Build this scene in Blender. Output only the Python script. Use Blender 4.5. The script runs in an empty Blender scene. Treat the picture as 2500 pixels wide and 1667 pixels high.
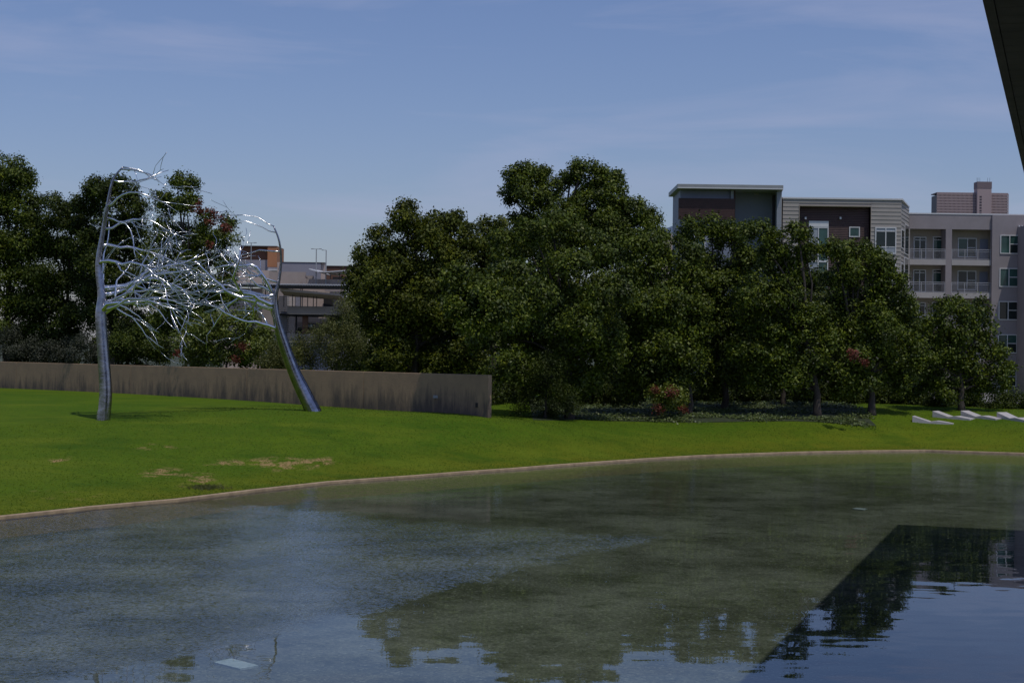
import bpy, math, random
import numpy as np
from mathutils import Vector
random.seed(7)
S = bpy.context.scene
COL = S.collection
# ------------------------------------------------------------------ camera
F = 3900.0; EYE = 5.3
PITCH = math.atan(16.5/F); ROLL = math.radians(0.75)
CAM = Vector((0, 0, EYE))
fwd = Vector((0, math.cos(PITCH), math.sin(PITCH))); r0 = Vector((1, 0, 0)); u0 = r0.cross(fwd)
rgt = r0*math.cos(ROLL) + u0*math.sin(ROLL); upv = u0*math.cos(ROLL) - r0*math.sin(ROLL)
cam = bpy.data.cameras.new('camera'); co = bpy.data.objects.new('camera', cam); COL.objects.link(co)
from mathutils import Matrix
M3 = Matrix((rgt, upv, -fwd)).transposed()
co.matrix_world = Matrix.Translation(CAM) @ M3.to_4x4()
cam.sensor_width = 36; cam.lens = 36*F/2500; cam.clip_start = .5; cam.clip_end = 20000
S.camera = co
def W(px, py, D):
    d = fwd + rgt*((px-1250)/F) + upv*((833.5-py)/F)
    return CAM + d*(D/d.y)
def onz(px, py, z):
    d = fwd + rgt*((px-1250)/F) + upv*((833.5-py)/F)
    return CAM + d*((z-EYE)/d.z)
# ------------------------------------------------------------------ light
LX, LY = -.25, .37
S.view_settings.view_transform = 'Standard'; S.view_settings.look = 'None'
S.view_settings.exposure = -1.0; S.view_settings.gamma = 1; S.view_settings.use_curve_mapping = False
w = bpy.data.worlds.new("World"); S.world = w; w.use_nodes = True
nt = w.node_tree; nt.nodes.clear()
def N(nt, typ, **kw):
    n = nt.nodes.new(typ)
    for k, v in kw.items():
        if k.startswith('i_'):
            key = k[2:]; key = int(key) if key.isdigit() else key.replace('_', ' ')
            n.inputs[key].default_value = v
        else: setattr(n, k, v)
    return n
def L(nt, a, b): nt.links.new(a, b)
el = math.atan(1/math.hypot(LX, LY))
sky = N(nt, 'ShaderNodeTexSky', sky_type='NISHITA', sun_disc=False, sun_elevation=el, sun_rotation=math.radians(135),
        altitude=200, air_density=1.15, dust_density=.9, ozone_density=2.6)
tc = N(nt, 'ShaderNodeTexCoord')
mp = N(nt, 'ShaderNodeMapping'); mp.inputs['Scale'].default_value = (1.3, 1.3, 9.0); mp.inputs['Location'].default_value = (3.1, .4, .9); mp.inputs['Rotation'].default_value = (0, .06, 0)
L(nt, tc.outputs['Generated'], mp.inputs[0])
n1 = N(nt, 'ShaderNodeTexNoise', i_Scale=2.6, i_Detail=6.0, i_Roughness=.55, i_Distortion=.6); L(nt, mp.outputs[0], n1.inputs['Vector'])
rr = N(nt, 'ShaderNodeMapRange', i_1=.47, i_2=.78, i_3=0.0, i_4=.55); L(nt, n1.outputs[0], rr.inputs[0])
mx = N(nt, 'ShaderNodeMixRGB'); L(nt, rr.outputs[0], mx.inputs[0])
tint = N(nt, 'ShaderNodeMixRGB', blend_type='MULTIPLY'); tint.inputs[0].default_value = 1; tint.inputs[2].default_value = (.97, .985, 1.27, 1)
L(nt, sky.outputs[0], tint.inputs[1]); L(nt, tint.outputs[0], mx.inputs[1])
mx.inputs[2].default_value = (5.6, 6.0, 8.4, 1)
bg = N(nt, 'ShaderNodeBackground'); bg.inputs[1].default_value = .14
L(nt, mx.outputs[0], bg.inputs[0]); ow = N(nt, 'ShaderNodeOutputWorld'); L(nt, bg.outputs[0], ow.inputs[0])
sl = bpy.data.lights.new('sun', 'SUN'); sl.energy = 3.8; sl.angle = math.radians(.5); sl.color = (1, .95, .88)
so = bpy.data.objects.new('sun', sl); COL.objects.link(so)
so.rotation_euler = Vector((LX, LY, -1)).to_track_quat('-Z', 'Y').to_euler()
S.render.engine = 'CYCLES'
S.cycles.transparent_max_bounces = 12

# ------------------------------------------------------------------ materials
MATS = {}
def mat(name, base=(.5,.5,.5), rough=.7, metal=0, var=.25, scale=3.0, base2=None, stretch=(1,1,1), bump=0.0, bscale=None, spec=.5, island=0.0, trans=0.0):
    if name in MATS: return MATS[name]
    m = bpy.data.materials.new(name); m.use_nodes = True; t = m.node_tree; p = t.nodes['Principled BSDF']
    g = N(t, 'ShaderNodeNewGeometry'); mpn = N(t, 'ShaderNodeMapping'); mpn.inputs['Scale'].default_value = stretch
    L(t, g.outputs['Position'], mpn.inputs[0])
    nz = N(t, 'ShaderNodeTexNoise', i_Scale=scale, i_Detail=5.0, i_Roughness=.6); L(t, mpn.outputs[0], nz.inputs['Vector'])
    r = N(t, 'ShaderNodeMapRange', i_1=.3, i_2=.7, i_3=0.0, i_4=1.0); L(t, nz.outputs[0], r.inputs[0])
    a = N(t, 'ShaderNodeMixRGB'); L(t, r.outputs[0], a.inputs[0])
    if base2 is None: base2 = tuple(c*(1-var) for c in base); base = tuple(min(1, c*(1+var)) for c in base)
    a.inputs[1].default_value = (*base, 1); a.inputs[2].default_value = (*base2, 1)
    out = a.outputs[0]
    if island:
        h = N(t, 'ShaderNodeHueSaturation'); L(t, out, h.inputs['Color'])
        r2 = N(t, 'ShaderNodeMapRange', i_3=1-island, i_4=1+island); L(t, g.outputs['Random Per Island'], r2.inputs[0]); L(t, r2.outputs[0], h.inputs['Value'])
        r3 = N(t, 'ShaderNodeMapRange', i_3=.515, i_4=.47); L(t, g.outputs['Random Per Island'], r3.inputs[0]); L(t, r3.outputs[0], h.inputs['Hue'])
        out = h.outputs[0]
    L(t, out, p.inputs['Base Color'])
    p.inputs['Roughness'].default_value = rough; p.inputs['Metallic'].default_value = metal
    p.inputs['Specular IOR Level'].default_value = spec
    if bump:
        nb = N(t, 'ShaderNodeTexNoise', i_Scale=bscale or scale*8, i_Detail=4.0); L(t, mpn.outputs[0], nb.inputs['Vector'])
        b = N(t, 'ShaderNodeBump', i_Strength=bump, i_Distance=.05); L(t, nb.outputs[0], b.inputs['Height']); L(t, b.outputs[0], p.inputs['Normal'])
    if trans:
        tr = N(t, 'ShaderNodeBsdfTranslucent'); L(t, out, tr.inputs[0]); ms = N(t, 'ShaderNodeMixShader'); ms.inputs[0].default_value = trans
        L(t, p.outputs[0], ms.inputs[1]); L(t, tr.outputs[0], ms.inputs[2]); L(t, ms.outputs[0], t.nodes['Material Output'].inputs[0])
    MATS[name] = m; return m

concrete = mat('wall_concrete', base=(.36,.24,.14), base2=(.27,.185,.115), scale=1.2, rough=.85, bump=.2)
def stain(m):      # rain streaks running down the concrete, darker towards the foot of the wall
    t = m.node_tree; p = t.nodes['Principled BSDF']; old = p.inputs['Base Color'].links[0].from_socket
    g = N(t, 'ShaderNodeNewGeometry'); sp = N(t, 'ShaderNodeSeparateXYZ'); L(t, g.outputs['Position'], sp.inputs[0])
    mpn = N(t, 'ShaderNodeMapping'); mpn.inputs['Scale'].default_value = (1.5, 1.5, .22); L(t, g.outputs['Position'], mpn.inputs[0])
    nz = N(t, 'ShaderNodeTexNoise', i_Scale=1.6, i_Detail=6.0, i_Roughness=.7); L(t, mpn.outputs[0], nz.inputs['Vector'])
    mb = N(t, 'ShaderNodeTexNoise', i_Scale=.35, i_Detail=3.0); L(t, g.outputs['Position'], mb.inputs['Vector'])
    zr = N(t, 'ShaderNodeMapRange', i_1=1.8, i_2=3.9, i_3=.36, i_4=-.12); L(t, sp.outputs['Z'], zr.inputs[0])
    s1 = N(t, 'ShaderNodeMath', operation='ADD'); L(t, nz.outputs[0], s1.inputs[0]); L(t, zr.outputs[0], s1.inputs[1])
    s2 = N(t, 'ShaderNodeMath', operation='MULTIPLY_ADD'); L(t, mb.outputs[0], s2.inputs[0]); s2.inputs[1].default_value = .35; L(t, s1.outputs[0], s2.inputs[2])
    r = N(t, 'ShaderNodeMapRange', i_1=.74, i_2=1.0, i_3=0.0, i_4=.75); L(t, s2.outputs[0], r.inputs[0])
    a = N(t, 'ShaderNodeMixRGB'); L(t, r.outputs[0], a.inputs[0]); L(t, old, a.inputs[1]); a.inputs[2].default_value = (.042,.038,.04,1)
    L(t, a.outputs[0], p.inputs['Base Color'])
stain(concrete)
curb_m = mat('curb_stone', base=(.46,.34,.20), base2=(.28,.20,.12), scale=2.5, rough=.85, bump=.3)
lounge_m = mat('pale_concrete', base=(.46,.43,.41), var=.07, scale=4, rough=.8)
bark = mat('bark', base=(.055,.045,.036), var=.4, scale=6, stretch=(1,1,.3), rough=.9, bump=.5)
oak = mat('oak_leaves', base=(.115,.165,.010), base2=(.022,.040,.004), scale=.9, rough=.5, spec=.28, island=.5, trans=.15)  # near-black second tone paints the deep shade between leaf clumps
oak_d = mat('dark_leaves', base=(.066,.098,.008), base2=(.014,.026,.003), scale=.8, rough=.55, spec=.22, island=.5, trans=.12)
pecan = mat('olive_leaves', base=(.120,.150,.010), base2=(.028,.042,.004), scale=.8, rough=.55, spec=.22, island=.5, trans=.15)
tall_l = mat('mid_green_leaves', base=(.120,.170,.012), base2=(.028,.048,.005), scale=.8, rough=.5, spec=.25, island=.5, trans=.15)
oak_y = mat('bright_leaves', base=(.15,.19,.018), base2=(.08,.12,.012), scale=.6, rough=.5, island=.4, trans=.2)
juni = mat('juniper_leaves', base=(.11,.125,.016), base2=(.06,.075,.010), scale=.8, rough=.6, island=.35, trans=.12)
gcov = mat('ground_cover_leaves', base=(.10,.14,.03), base2=(.05,.08,.018), scale=1, rough=.5, island=.3, trans=.1)
grey_l = mat('greygreen_leaves', base=(.045,.054,.026), base2=(.025,.032,.016), scale=.8, rough=.6, island=.3, trans=.1)
red_l = mat('rust_leaves', base=(.19,.055,.018), base2=(.09,.028,.012), scale=1, rough=.7, island=.4, trans=.2)
soil = mat('bed_soil', base=(.026,.036,.012), var=.4, scale=2, rough=.95)
earth = mat('far_ground', base=(.05,.06,.03), var=.3, scale=.02, rough=1)
white = mat('white_trim', base=(.62,.62,.62), var=.05, rough=.5)
stucco_g = mat('grey_stucco', base=(.275,.245,.25), var=.07, scale=.6, rough=.9, bump=.1, bscale=20)
stucco_w = mat('pale_stucco', base=(.40,.375,.36), var=.06, scale=.6, rough=.9)
siding_m = mat('pale_siding', base=(.31,.285,.255), var=.06, scale=.7, rough=.7)
brown_m = mat('brown_siding', base=(.052,.022,.018), var=.25, scale=1.5, rough=.6)
beige_m = mat('beige_stucco', base=(.36,.31,.26), var=.06, scale=1, rough=.85)
slate_m = mat('slate_panel', base=(.19,.21,.27), var=.06, scale=.6, rough=.6)
slate_l = mat('light_slate_panel', base=(.25,.27,.30), var=.06, scale=.6, rough=.6)
fascia_m = mat('fascia_metal', base=(.28,.29,.29), var=.08, scale=.8, rough=.5)
dark_m = mat('dark_interior', base=(.02,.018,.018), var=.2, rough=.8)
rail_m = mat('rail_metal', base=(.34,.34,.36), var=.05, rough=.5)
glass_d = mat('dark_glass', base=(.012,.02,.02), var=.3, scale=.5, rough=.06, spec=.45)
glass_g = mat('green_glass', base=(.03,.075,.065), var=.4, scale=.6, rough=.08, spec=.45)
glass_b = mat('blind_glass', base=(.30,.33,.36), var=.1, scale=.6, rough=.25)
tower_m = mat('hazed_tower_stone', base=(.40,.31,.30), var=.05, scale=.02, rough=.9)  # pinkish stone with the distance haze mixed into its colour
tower_w = mat('tower_window', base=(.07,.055,.065), var=.1, scale=.1, rough=.5)
brick_l = mat('lit_orange_panel', base=(.42,.19,.09), var=.06, scale=.4, rough=.85)
brick_d = mat('brown_and_shaded_brick', base=(.16,.08,.05), var=.1, scale=.5, rough=.9)  # brown brick, also the shaded face of the orange block
gar_m = mat('garage_concrete', base=(.36,.30,.26), var=.12, scale=.4, rough=.9)
gar_p = mat('garage_precast', base=(.54,.43,.36), var=.06, scale=.3, rough=.9)
gar_g = mat('garage_grey_panel', base=(.29,.28,.31), var=.08, scale=.3, rough=.8)
steel_d = mat('painted_steel', base=(.06,.05,.05), var=.2, rough=.6)
car_m = mat('car_paint', base=(.015,.017,.018), var=.1, rough=.25)
tyre_m = mat('tyre_rubber', base=(.012,.012,.012), var=.1, rough=.9)
soffit_m = mat('soffit_concrete', base=(.20,.18,.15), var=.2, scale=1.2, rough=.85, stretch=(1,1,1))
bluegl = mat('blue_curtain_wall', base=(.20,.27,.38), var=.12, scale=.05, rough=.3)
plate_m = mat('submerged_plate_paint', base=(.55,.60,.60), base2=(.30,.35,.34), scale=9, rough=.7)
steel = mat('polished_steel', base=(.88,.87,.88), base2=(.62,.62,.64), metal=1, rough=.22, scale=3, stretch=(1,1,2.5), bump=.12, bscale=5)

steel_t = mat('brushed_steel', base=(.42,.41,.45), base2=(.22,.22,.25), metal=1, rough=.24, scale=2.2, stretch=(1,1,1.6), bump=.15, bscale=4)
# lawn -------------------------------------------------
def lawn_mat():
    m = bpy.data.materials.new('mown_grass'); m.use_nodes = True; t = m.node_tree; p = t.nodes['Principled BSDF']
    g = N(t, 'ShaderNodeNewGeometry')
    def noise(sc, st=(1,1,1), det=4.0):
        mm = N(t, 'ShaderNodeMapping'); mm.inputs['Scale'].default_value = st; L(t, g.outputs['Position'], mm.inputs[0])
        n = N(t, 'ShaderNodeTexNoise', i_Scale=sc, i_Detail=det, i_Roughness=.6); L(t, mm.outputs[0], n.inputs['Vector']); return n.outputs[0]
    def mr(s, a, b, c, d):
        r = N(t, 'ShaderNodeMapRange', i_1=a, i_2=b, i_3=c, i_4=d); L(t, s, r.inputs[0]); return r.outputs[0]
    def mixc(f, a, b, bt='MIX'):
        x = N(t, 'ShaderNodeMixRGB', blend_type=bt); 
        if isinstance(f, float): x.inputs[0].default_value = f
        else: L(t, f, x.inputs[0])
        for i, c in ((1, a), (2, b)):
            if isinstance(c, tuple): x.inputs[i].default_value = (*c, 1)
            else: L(t, c, x.inputs[i])
        return x.outputs[0]
    def math_(op, a, b):
        x = N(t, 'ShaderNodeMath', operation=op)
        for i, c in enumerate((a, b)):
            if isinstance(c, (int, float)): x.inputs[i].default_value = c
            else: L(t, c, x.inputs[i])
        return x.outputs[0]
    c = mixc(mr(noise(.16, (1,.7,1)), .36, .64, 0, 1), (.058,.128,.004), (.098,.158,.005))
    c = mixc(mr(noise(.8), .35, .7, 0, .55), c, (.036,.082,.004))
    fine = noise(9, (1,.35,1), 3.0)
    c = mixc(mr(fine, .30, .75, 0, .75), c, (.095,.135,.010))
    fine2 = noise(14, (1,.4,1), 2.0)
    c = mixc(mr(fine2, .56, .75, 0, .8), c, (.016,.045,.006))
    ed = N(t, 'ShaderNodeAttribute', attribute_name='edge')
    c = mixc(math_('MULTIPLY', mr(ed.outputs['Fac'], .0, 5.5, 1.0, 0.0), mr(noise(.7), .3, .6, .35, 1.0)), c, (.135,.135,.008))
    c = mixc(mr(noise(.33, (.6,1,1), 6.0), .50, .66, 0, .75), c, (.118,.158,.010))
    c = mixc(mr(noise(.21, (1,1.4,1), 5.0), .54, .68, 0, .6), c, (.030,.080,.004))
    dr = N(t, 'ShaderNodeAttribute', attribute_name='dry')
    dn = math_('MULTIPLY', dr.outputs['Fac'], mr(noise(2.6, (.7,.5,1), 5.0), .40, .60, 0, 1.1))
    c = mixc(mr(dn, .16, .6, 0, .85), c, (.34,.22,.10))
    L(t, c, p.inputs['Base Color']); p.inputs['Roughness'].default_value = .95; p.inputs['Specular IOR Level'].default_value = .08
    b = N(t, 'ShaderNodeBump', i_Strength=.5, i_Distance=.06); L(t, fine, b.inputs['Height']); L(t, b.outputs[0], p.inputs['Normal'])
    return m
def water_mat():
    m = bpy.data.materials.new('rippled_water'); m.use_nodes = True; t = m.node_tree; t.nodes.clear()
    g = N(t, 'ShaderNodeNewGeometry'); sp = N(t, 'ShaderNodeSeparateXYZ'); L(t, g.outputs['Position'], sp.inputs[0])
    X, Y = sp.outputs[0], sp.outputs[1]
    def ma(op, a, b=0.0, c=0.0):
        x = N(t, 'ShaderNodeMath', operation=op)
        for i, v in enumerate((a, b, c)):
            if isinstance(v, (int, float)): x.inputs[i].default_value = v
            else: L(t, v, x.inputs[i])
        return x.outputs[0]
    def noise(sc, st, det=3.0, col=False):
        mm = N(t, 'ShaderNodeMapping'); mm.inputs['Scale'].default_value = st; L(t, g.outputs['Position'], mm.inputs[0])
        n = N(t, 'ShaderNodeTexNoise', i_Scale=sc, i_Detail=det, i_Roughness=.55); L(t, mm.outputs[0], n.inputs['Vector'])
        return n.outputs[1] if col else n.outputs[0]
    d1 = ma('SUBTRACT', ma('MULTIPLY_ADD', Y, .58, -2.5-32.6*.58), X)
    d2 = ma('SUBTRACT', ma('MULTIPLY_ADD', Y, -2.0, 5+92.0), X)
    d = ma('MINIMUM', d1, ma('MULTIPLY', d2, .25))
    d = ma('ADD', d, ma('MULTIPLY_ADD', noise(.6, (1,.5,1)), 2.4, -1.2))
    mr = N(t, 'ShaderNodeMapRange', i_1=-.2, i_2=.9, i_3=0.0, i_4=1.0); L(t, d, mr.inputs[0])
    far = N(t, 'ShaderNodeMapRange', i_1=46.0, i_2=60.0, i_3=0.0, i_4=1.0); L(t, Y, far.inputs[0])
    rip = ma('ADD', ma('MULTIPLY', mr.outputs[0], .60), ma('MULTIPLY', far.outputs[0], .17))
    rip = ma('MULTIPLY', rip, ma('MULTIPLY_ADD', noise(.35, (1,.6,1)), 1.2, .4))
    fine = N(t, 'ShaderNodeVectorMath', operation='SUBTRACT'); L(t, noise(27, (.5,1,1), 3.0, True), fine.inputs[0]); fine.inputs[1].default_value = (.5,.5,.5)
    f2 = N(t, 'ShaderNodeVectorMath', operation='SCALE'); L(t, fine.outputs[0], f2.inputs[0]); L(t, rip, f2.inputs['Scale'])
    slow = N(t, 'ShaderNodeVectorMath', operation='SUBTRACT'); L(t, noise(1.9, (.42,1,1), 2.5, True), slow.inputs[0]); slow.inputs[1].default_value = (.5,.5,.5)
    s2 = N(t, 'ShaderNodeVectorMath', operation='MULTIPLY'); L(t, slow.outputs[0], s2.inputs[0]); s2.inputs[1].default_value = (.012,.030,0)
    ad = N(t, 'ShaderNodeVectorMath', operation='ADD'); L(t, f2.outputs[0], ad.inputs[0]); L(t, s2.outputs[0], ad.inputs[1])
    a2 = N(t, 'ShaderNodeVectorMath', operation='MULTIPLY_ADD'); L(t, ad.outputs[0], a2.inputs[0]); a2.inputs[1].default_value = (1,1,0)
    cb_ = N(t, 'ShaderNodeCombineXYZ'); L(t, ma('MULTIPLY', mr.outputs[0], -.030), cb_.inputs[1]); cb_.inputs[2].default_value = 1; L(t, cb_.outputs[0], a2.inputs[2])
    nn = N(t, 'ShaderNodeVectorMath', operation='NORMALIZE'); L(t, a2.outputs[0], nn.inputs[0])
    fr = N(t, 'ShaderNodeFresnel', i_IOR=1.33); L(t, nn.outputs[0], fr.inputs['Normal'])
    gl = N(t, 'ShaderNodeBsdfGlossy', i_Roughness=.015); gl.inputs[0].default_value = (.80,.86,.95,1); L(t, nn.outputs[0], gl.inputs['Normal'])
    tr = N(t, 'ShaderNodeBsdfTransparent'); tr.inputs[0].default_value = (.86,.93,.90,1)
    ms = N(t, 'ShaderNodeMixShader'); L(t, fr.outputs[0], ms.inputs[0]); L(t, tr.outputs[0], ms.inputs[1]); L(t, gl.outputs[0], ms.inputs[2])
    o = N(t, 'ShaderNodeOutputMaterial'); L(t, ms.outputs[0], o.inputs[0])
    return m
def bottom_mat():
    m = bpy.data.materials.new('pond_gravel'); m.use_nodes = True; t = m.node_tree; p = t.nodes['Principled BSDF']
    g = N(t, 'ShaderNodeNewGeometry')
    def noise(sc, det=4.0):
        n = N(t, 'ShaderNodeTexNoise', i_Scale=sc, i_Detail=det, i_Roughness=.65); L(t, g.outputs['Position'], n.inputs['Vector']); return n.outputs[0]
    def mr(s, a, b, c, d):
        r = N(t, 'ShaderNodeMapRange', i_1=a, i_2=b, i_3=c, i_4=d); L(t, s, r.inputs[0]); return r.outputs[0]
    def mixc(f, a, b):
        x = N(t, 'ShaderNodeMixRGB'); L(t, f, x.inputs[0])
        for i, c in ((1, a), (2, b)):
            if isinstance(c, tuple): x.inputs[i].default_value = (*c, 1)
            else: L(t, c, x.inputs[i])
        return x.outputs[0]
    c = mixc(mr(noise(.22, 6.0), .38, .62, 0, 1), (.105,.108,.075), (.25,.25,.195))
    v = N(t, 'ShaderNodeTexVoronoi', i_Scale=21.0); L(t, g.outputs['Position'], v.inputs['Vector'])
    sx = N(t, 'ShaderNodeSeparateXYZ'); L(t, v.outputs['Color'], sx.inputs[0])
    c = mixc(mr(sx.outputs[0], .0, 1.0, 0, .55), c, (.03,.033,.025))
    c = mixc(mr(sx.outputs[1], .90, .98, 0, .5), c, (.36,.36,.30))
    c = mixc(mr(noise(1.2, 5.0), .5, .72, 0, .7), c, (.035,.042,.022))
    L(t, c, p.inputs['Base Color']); p.inputs['Roughness'].default_value = 1; p.inputs['Specular IOR Level'].default_value = 0
    return m
lawn_m, water_m, bottom_m = lawn_mat(), water_mat(), bottom_mat()

# ------------------------------------------------------------------ mesh helpers
def link(name, me, m, parent=None, loc=None):
    o = bpy.data.objects.new(name, me); COL.objects.link(o)
    if m is not None and not me.materials: me.materials.append(m)
    if parent is not None: o.parent = parent
    if loc is not None: o.location = loc
    return o
def tag(o, label=None, cat=None, group=None, kind=None):
    if label: o['label'] = label
    if cat: o['category'] = cat
    if group: o['group'] = group
    if kind: o['kind'] = kind
    return o
def empty(name, loc=(0,0,0)):
    o = bpy.data.objects.new(name, None); COL.objects.link(o); o.location = loc; o.empty_display_size = .3; return o
class MB:
    def __init__(s): s.v = []; s.f = []
    def box(s, x0, x1, y0, y1, z0, z1):
        i = len(s.v); s.v += [(x0,y0,z0),(x1,y0,z0),(x1,y1,z0),(x0,y1,z0),(x0,y0,z1),(x1,y0,z1),(x1,y1,z1),(x0,y1,z1)]
        s.f += [(i,i+3,i+2,i+1),(i+4,i+5,i+6,i+7),(i,i+1,i+5,i+4),(i+1,i+2,i+6,i+5),(i+2,i+3,i+7,i+6),(i+3,i,i+4,i+7)]; return s
    def hexa(s, pts):   # 4 bottom ccw + 4 top ccw
        i = len(s.v); s.v += [tuple(p) for p in pts]
        s.f += [(i,i+3,i+2,i+1),(i+4,i+5,i+6,i+7),(i,i+1,i+5,i+4),(i+1,i+2,i+6,i+5),(i+2,i+3,i+7,i+6),(i+3,i,i+4,i+7)]; return s
    def prism(s, prof, vec):   # closed profile list of points extruded along vec
        i = len(s.v); n = len(prof); vec = Vector(vec)
        s.v += [tuple(Vector(p)) for p in prof] + [tuple(Vector(p)+vec) for p in prof]
        s.f += [tuple(range(i, i+n)), tuple(range(i+2*n-1, i+n-1, -1))]
        for k in range(n): s.f.append((i+k, i+n+k, i+n+(k+1)%n, i+(k+1)%n))
        return s
    def tube(s, pts, rad, n=8, cap=True):
        pts = [Vector(p) for p in pts]; i = len(s.v)
        ref = Vector((.31,.17,.93)).normalized(); prev = None
        for k, p in enumerate(pts):
            a = pts[max(0,k-1)]; b = pts[min(len(pts)-1,k+1)]; d = (b-a).normalized()
            if prev is None: u = d.cross(Vector((1,0,0)) if abs(d.x) < .8 else Vector((0,1,0))).normalized()
            else:
                u = prev - d*prev.dot(d); u = u.normalized() if u.length > 1e-6 else d.orthogonal().normalized()
            prev = u; w_ = d.cross(u); r = rad[k] if hasattr(rad, '__len__') else rad
            for j in range(n):
                t = 2*math.pi*j/n; s.v.append(tuple(p + (u*math.cos(t)+w_*math.sin(t))*r))
        for k in range(len(pts)-1):
            for j in range(n):
                a = i+k*n+j; b = i+k*n+(j+1)%n; s.f.append((a, b, b+n, a+n))
        if cap: s.f.append(tuple(range(i, i+n))[::-1]); e = i+(len(pts)-1)*n; s.f.append(tuple(range(e, e+n)))
        return s
    def mesh(s, name, smooth=False):
        me = bpy.data.meshes.new(name); me.from_pydata(s.v, [], s.f); me.validate()
        import bmesh
        bm = bmesh.new(); bm.from_mesh(me); bmesh.ops.recalc_face_normals(bm, faces=bm.faces[:]); bm.to_mesh(me); bm.free()
        if smooth: me.polygons.foreach_set('use_smooth', [True]*len(me.polygons))
        return me
    def build(s, name, m, parent=None, smooth=False, bevel=0):
        o = link(name, s.mesh(name, smooth), m, parent)
        if bevel:
            b = o.modifiers.new('bevel', 'BEVEL'); b.width = bevel; b.segments = 2; b.limit_method = 'ANGLE'
        return o
def np_mesh(name, v, f, smooth=False):
    me = bpy.data.meshes.new(name); n = len(v); k = f.shape[1]; m_ = len(f)
    me.vertices.add(n); me.vertices.foreach_set('co', v.astype(np.float32).ravel())
    me.loops.add(m_*k); me.loops.foreach_set('vertex_index', f.astype(np.int32).ravel())
    me.polygons.add(m_); me.polygons.foreach_set('loop_start', np.arange(0, m_*k, k, dtype=np.int32))
    try: me.polygons.foreach_set('loop_total', np.full(m_, k, dtype=np.int32))
    except Exception: pass
    if smooth: me.polygons.foreach_set('use_smooth', np.ones(m_, dtype=bool))
    me.update(calc_edges=True); return me
def grid_faces(nr, nc):
    r = np.arange(nr-1)[:,None]; c = np.arange(nc-1)[None,:]; a = (r*nc+c).ravel()
    return np.stack([a, a+1, a+nc+1, a+nc], 1)

# ------------------------------------------------------------------ terrain
curb_px = [(0,1257.6),(106,1246.5),(212,1235),(320,1225.5),(425,1216.5),(520,1205),(611,1194),(705,1184),(797,1174),(900,1166.5),(1010,1159),(1130,1149.5),(1250,1141.5),(1356,1133),(1463,1125.5),(1580,1117.5),(1702,1110.5),(1820,1106),(1941,1102),(2100,1098.7),(2257,1097),(2380,1101),(2500,1104.8)]
CURB_Z = .085
cp = [onz(px, py, CURB_Z) for px, py in curb_px]
cxs = [p.x for p in cp]; cys = [p.y for p in cp]
# carry the arc on beyond the frame
cxs = [-75, -40, -26] + cxs + [cxs[-1]+25, cxs[-1]+80]
cys = [-32, 14, 33.5] + cys + [cys[-1]-11, cys[-1]-35]
cxs = np.array(cxs); cys = np.array(cys)
def yedge(x): return np.interp(x, cxs, cys)
ctrl = []
def wall_s(px): return 35.8 + (48.3-35.8)*px/1193.0
def wall_D(px): return F/wall_s(px)
for px, py, D in [(252,1025,75.6),(755,1002,80),(0,947,wall_D(0)),(252,958,wall_D(252)),(603,978,wall_D(603)),(755,989,wall_D(755)),(1000,1006,wall_D(1000)),(1193,1018,wall_D(1193)),
                  (1300,1029,85),(1400,1034,87),(1600,1041,89),(1800,1042,90),(2000,1042,90),(2128,1010,95),(2350,1006,97),(1680,1004,97),(1910,1002,97),
                  (2228,1038,93),(2330,1040,92),(2440,1040,91.5),(2500,1040,91),(1450,1009,97)]:
    p = W(px, py, D); ctrl.append((p.x, p.y, p.z))
for p in cp[::2]: ctrl.append((p.x, p.y, CURB_Z-.03)); 
for x, y, z in [(-75,-32,.11),(-40,14,.11),(-26,33.5,.11),(-45,75,1.9),(-55,40,1.8),(-60,110,2.2),(-20,125,2.0),(5,125,1.6),(30,125,1.5),(50,97,1.5),(60,80,.9),(60,125,1.2),(110,60,.5),(0,160,.6),(60,160,.3),(-60,160,1.),(120,160,.3),(-120,60,2.),(-120,160,1.)]:
    ctrl.append((x, y, z))
C_ = np.array(ctrl)
def phi(r): return np.sqrt(r*r+16.0)
A_ = phi(np.hypot(C_[:,None,0]-C_[None,:,0], C_[:,None,1]-C_[None,:,1]))
n_ = len(C_); AA = np.zeros((n_+1, n_+1)); AA[:n_,:n_] = A_ - np.eye(n_)*.15; AA[n_,:n_] = 1; AA[:n_,n_] = 1
W_ = np.linalg.solve(AA, np.concatenate([C_[:,2], [0]]))
def terrain(x, y):
    x = np.atleast_1d(np.asarray(x, float)); y = np.atleast_1d(np.asarray(y, float)); sh = x.shape; x = x.ravel(); y = y.ravel()
    z = np.full(len(x), W_[-1])
    for i in range(n_): z += W_[i]*phi(np.hypot(x-C_[i,0], y-C_[i,1]))
    e = yedge(x); k = np.clip((y-e)/5.0, 0, 1); z = (CURB_Z-.03)*(1-k) + z*k
    z = np.maximum(z, CURB_Z-.03)
    k = np.clip((y-150)/40, 0, 1); z = z*(1-k) + .3*k
    return z.reshape(sh)
def tz(x, y): return float(terrain([x], [y])[0])
def ground_at(px, py):     # where a pixel's ray meets the lawn
    lo = 30.0
    for D in np.arange(30, 140, .25):
        p = W(px, py, D)
        if p.y > yedge(p.x) and p.z < tz(p.x, p.y): return p
    return W(px, py, 90)
xs = np.concatenate([np.linspace(-75, -24, 60), np.linspace(-23.5, 36, 240), np.linspace(37, 106, 60)])
tt = np.concatenate([np.linspace(0, 1, 5)[:-1]*.04, .04+.96*np.linspace(0, 1, 130)**1.3])
Xg = np.repeat(xs[None,:], len(tt), 0); E = yedge(xs)[None,:]
Yg = E + tt[:,None]*(215-E); Zg = terrain(Xg, Yg)
me = np_mesh('lawn', np.stack([Xg, Yg, Zg], -1).reshape(-1,3), grid_faces(*Xg.shape), True)
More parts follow.
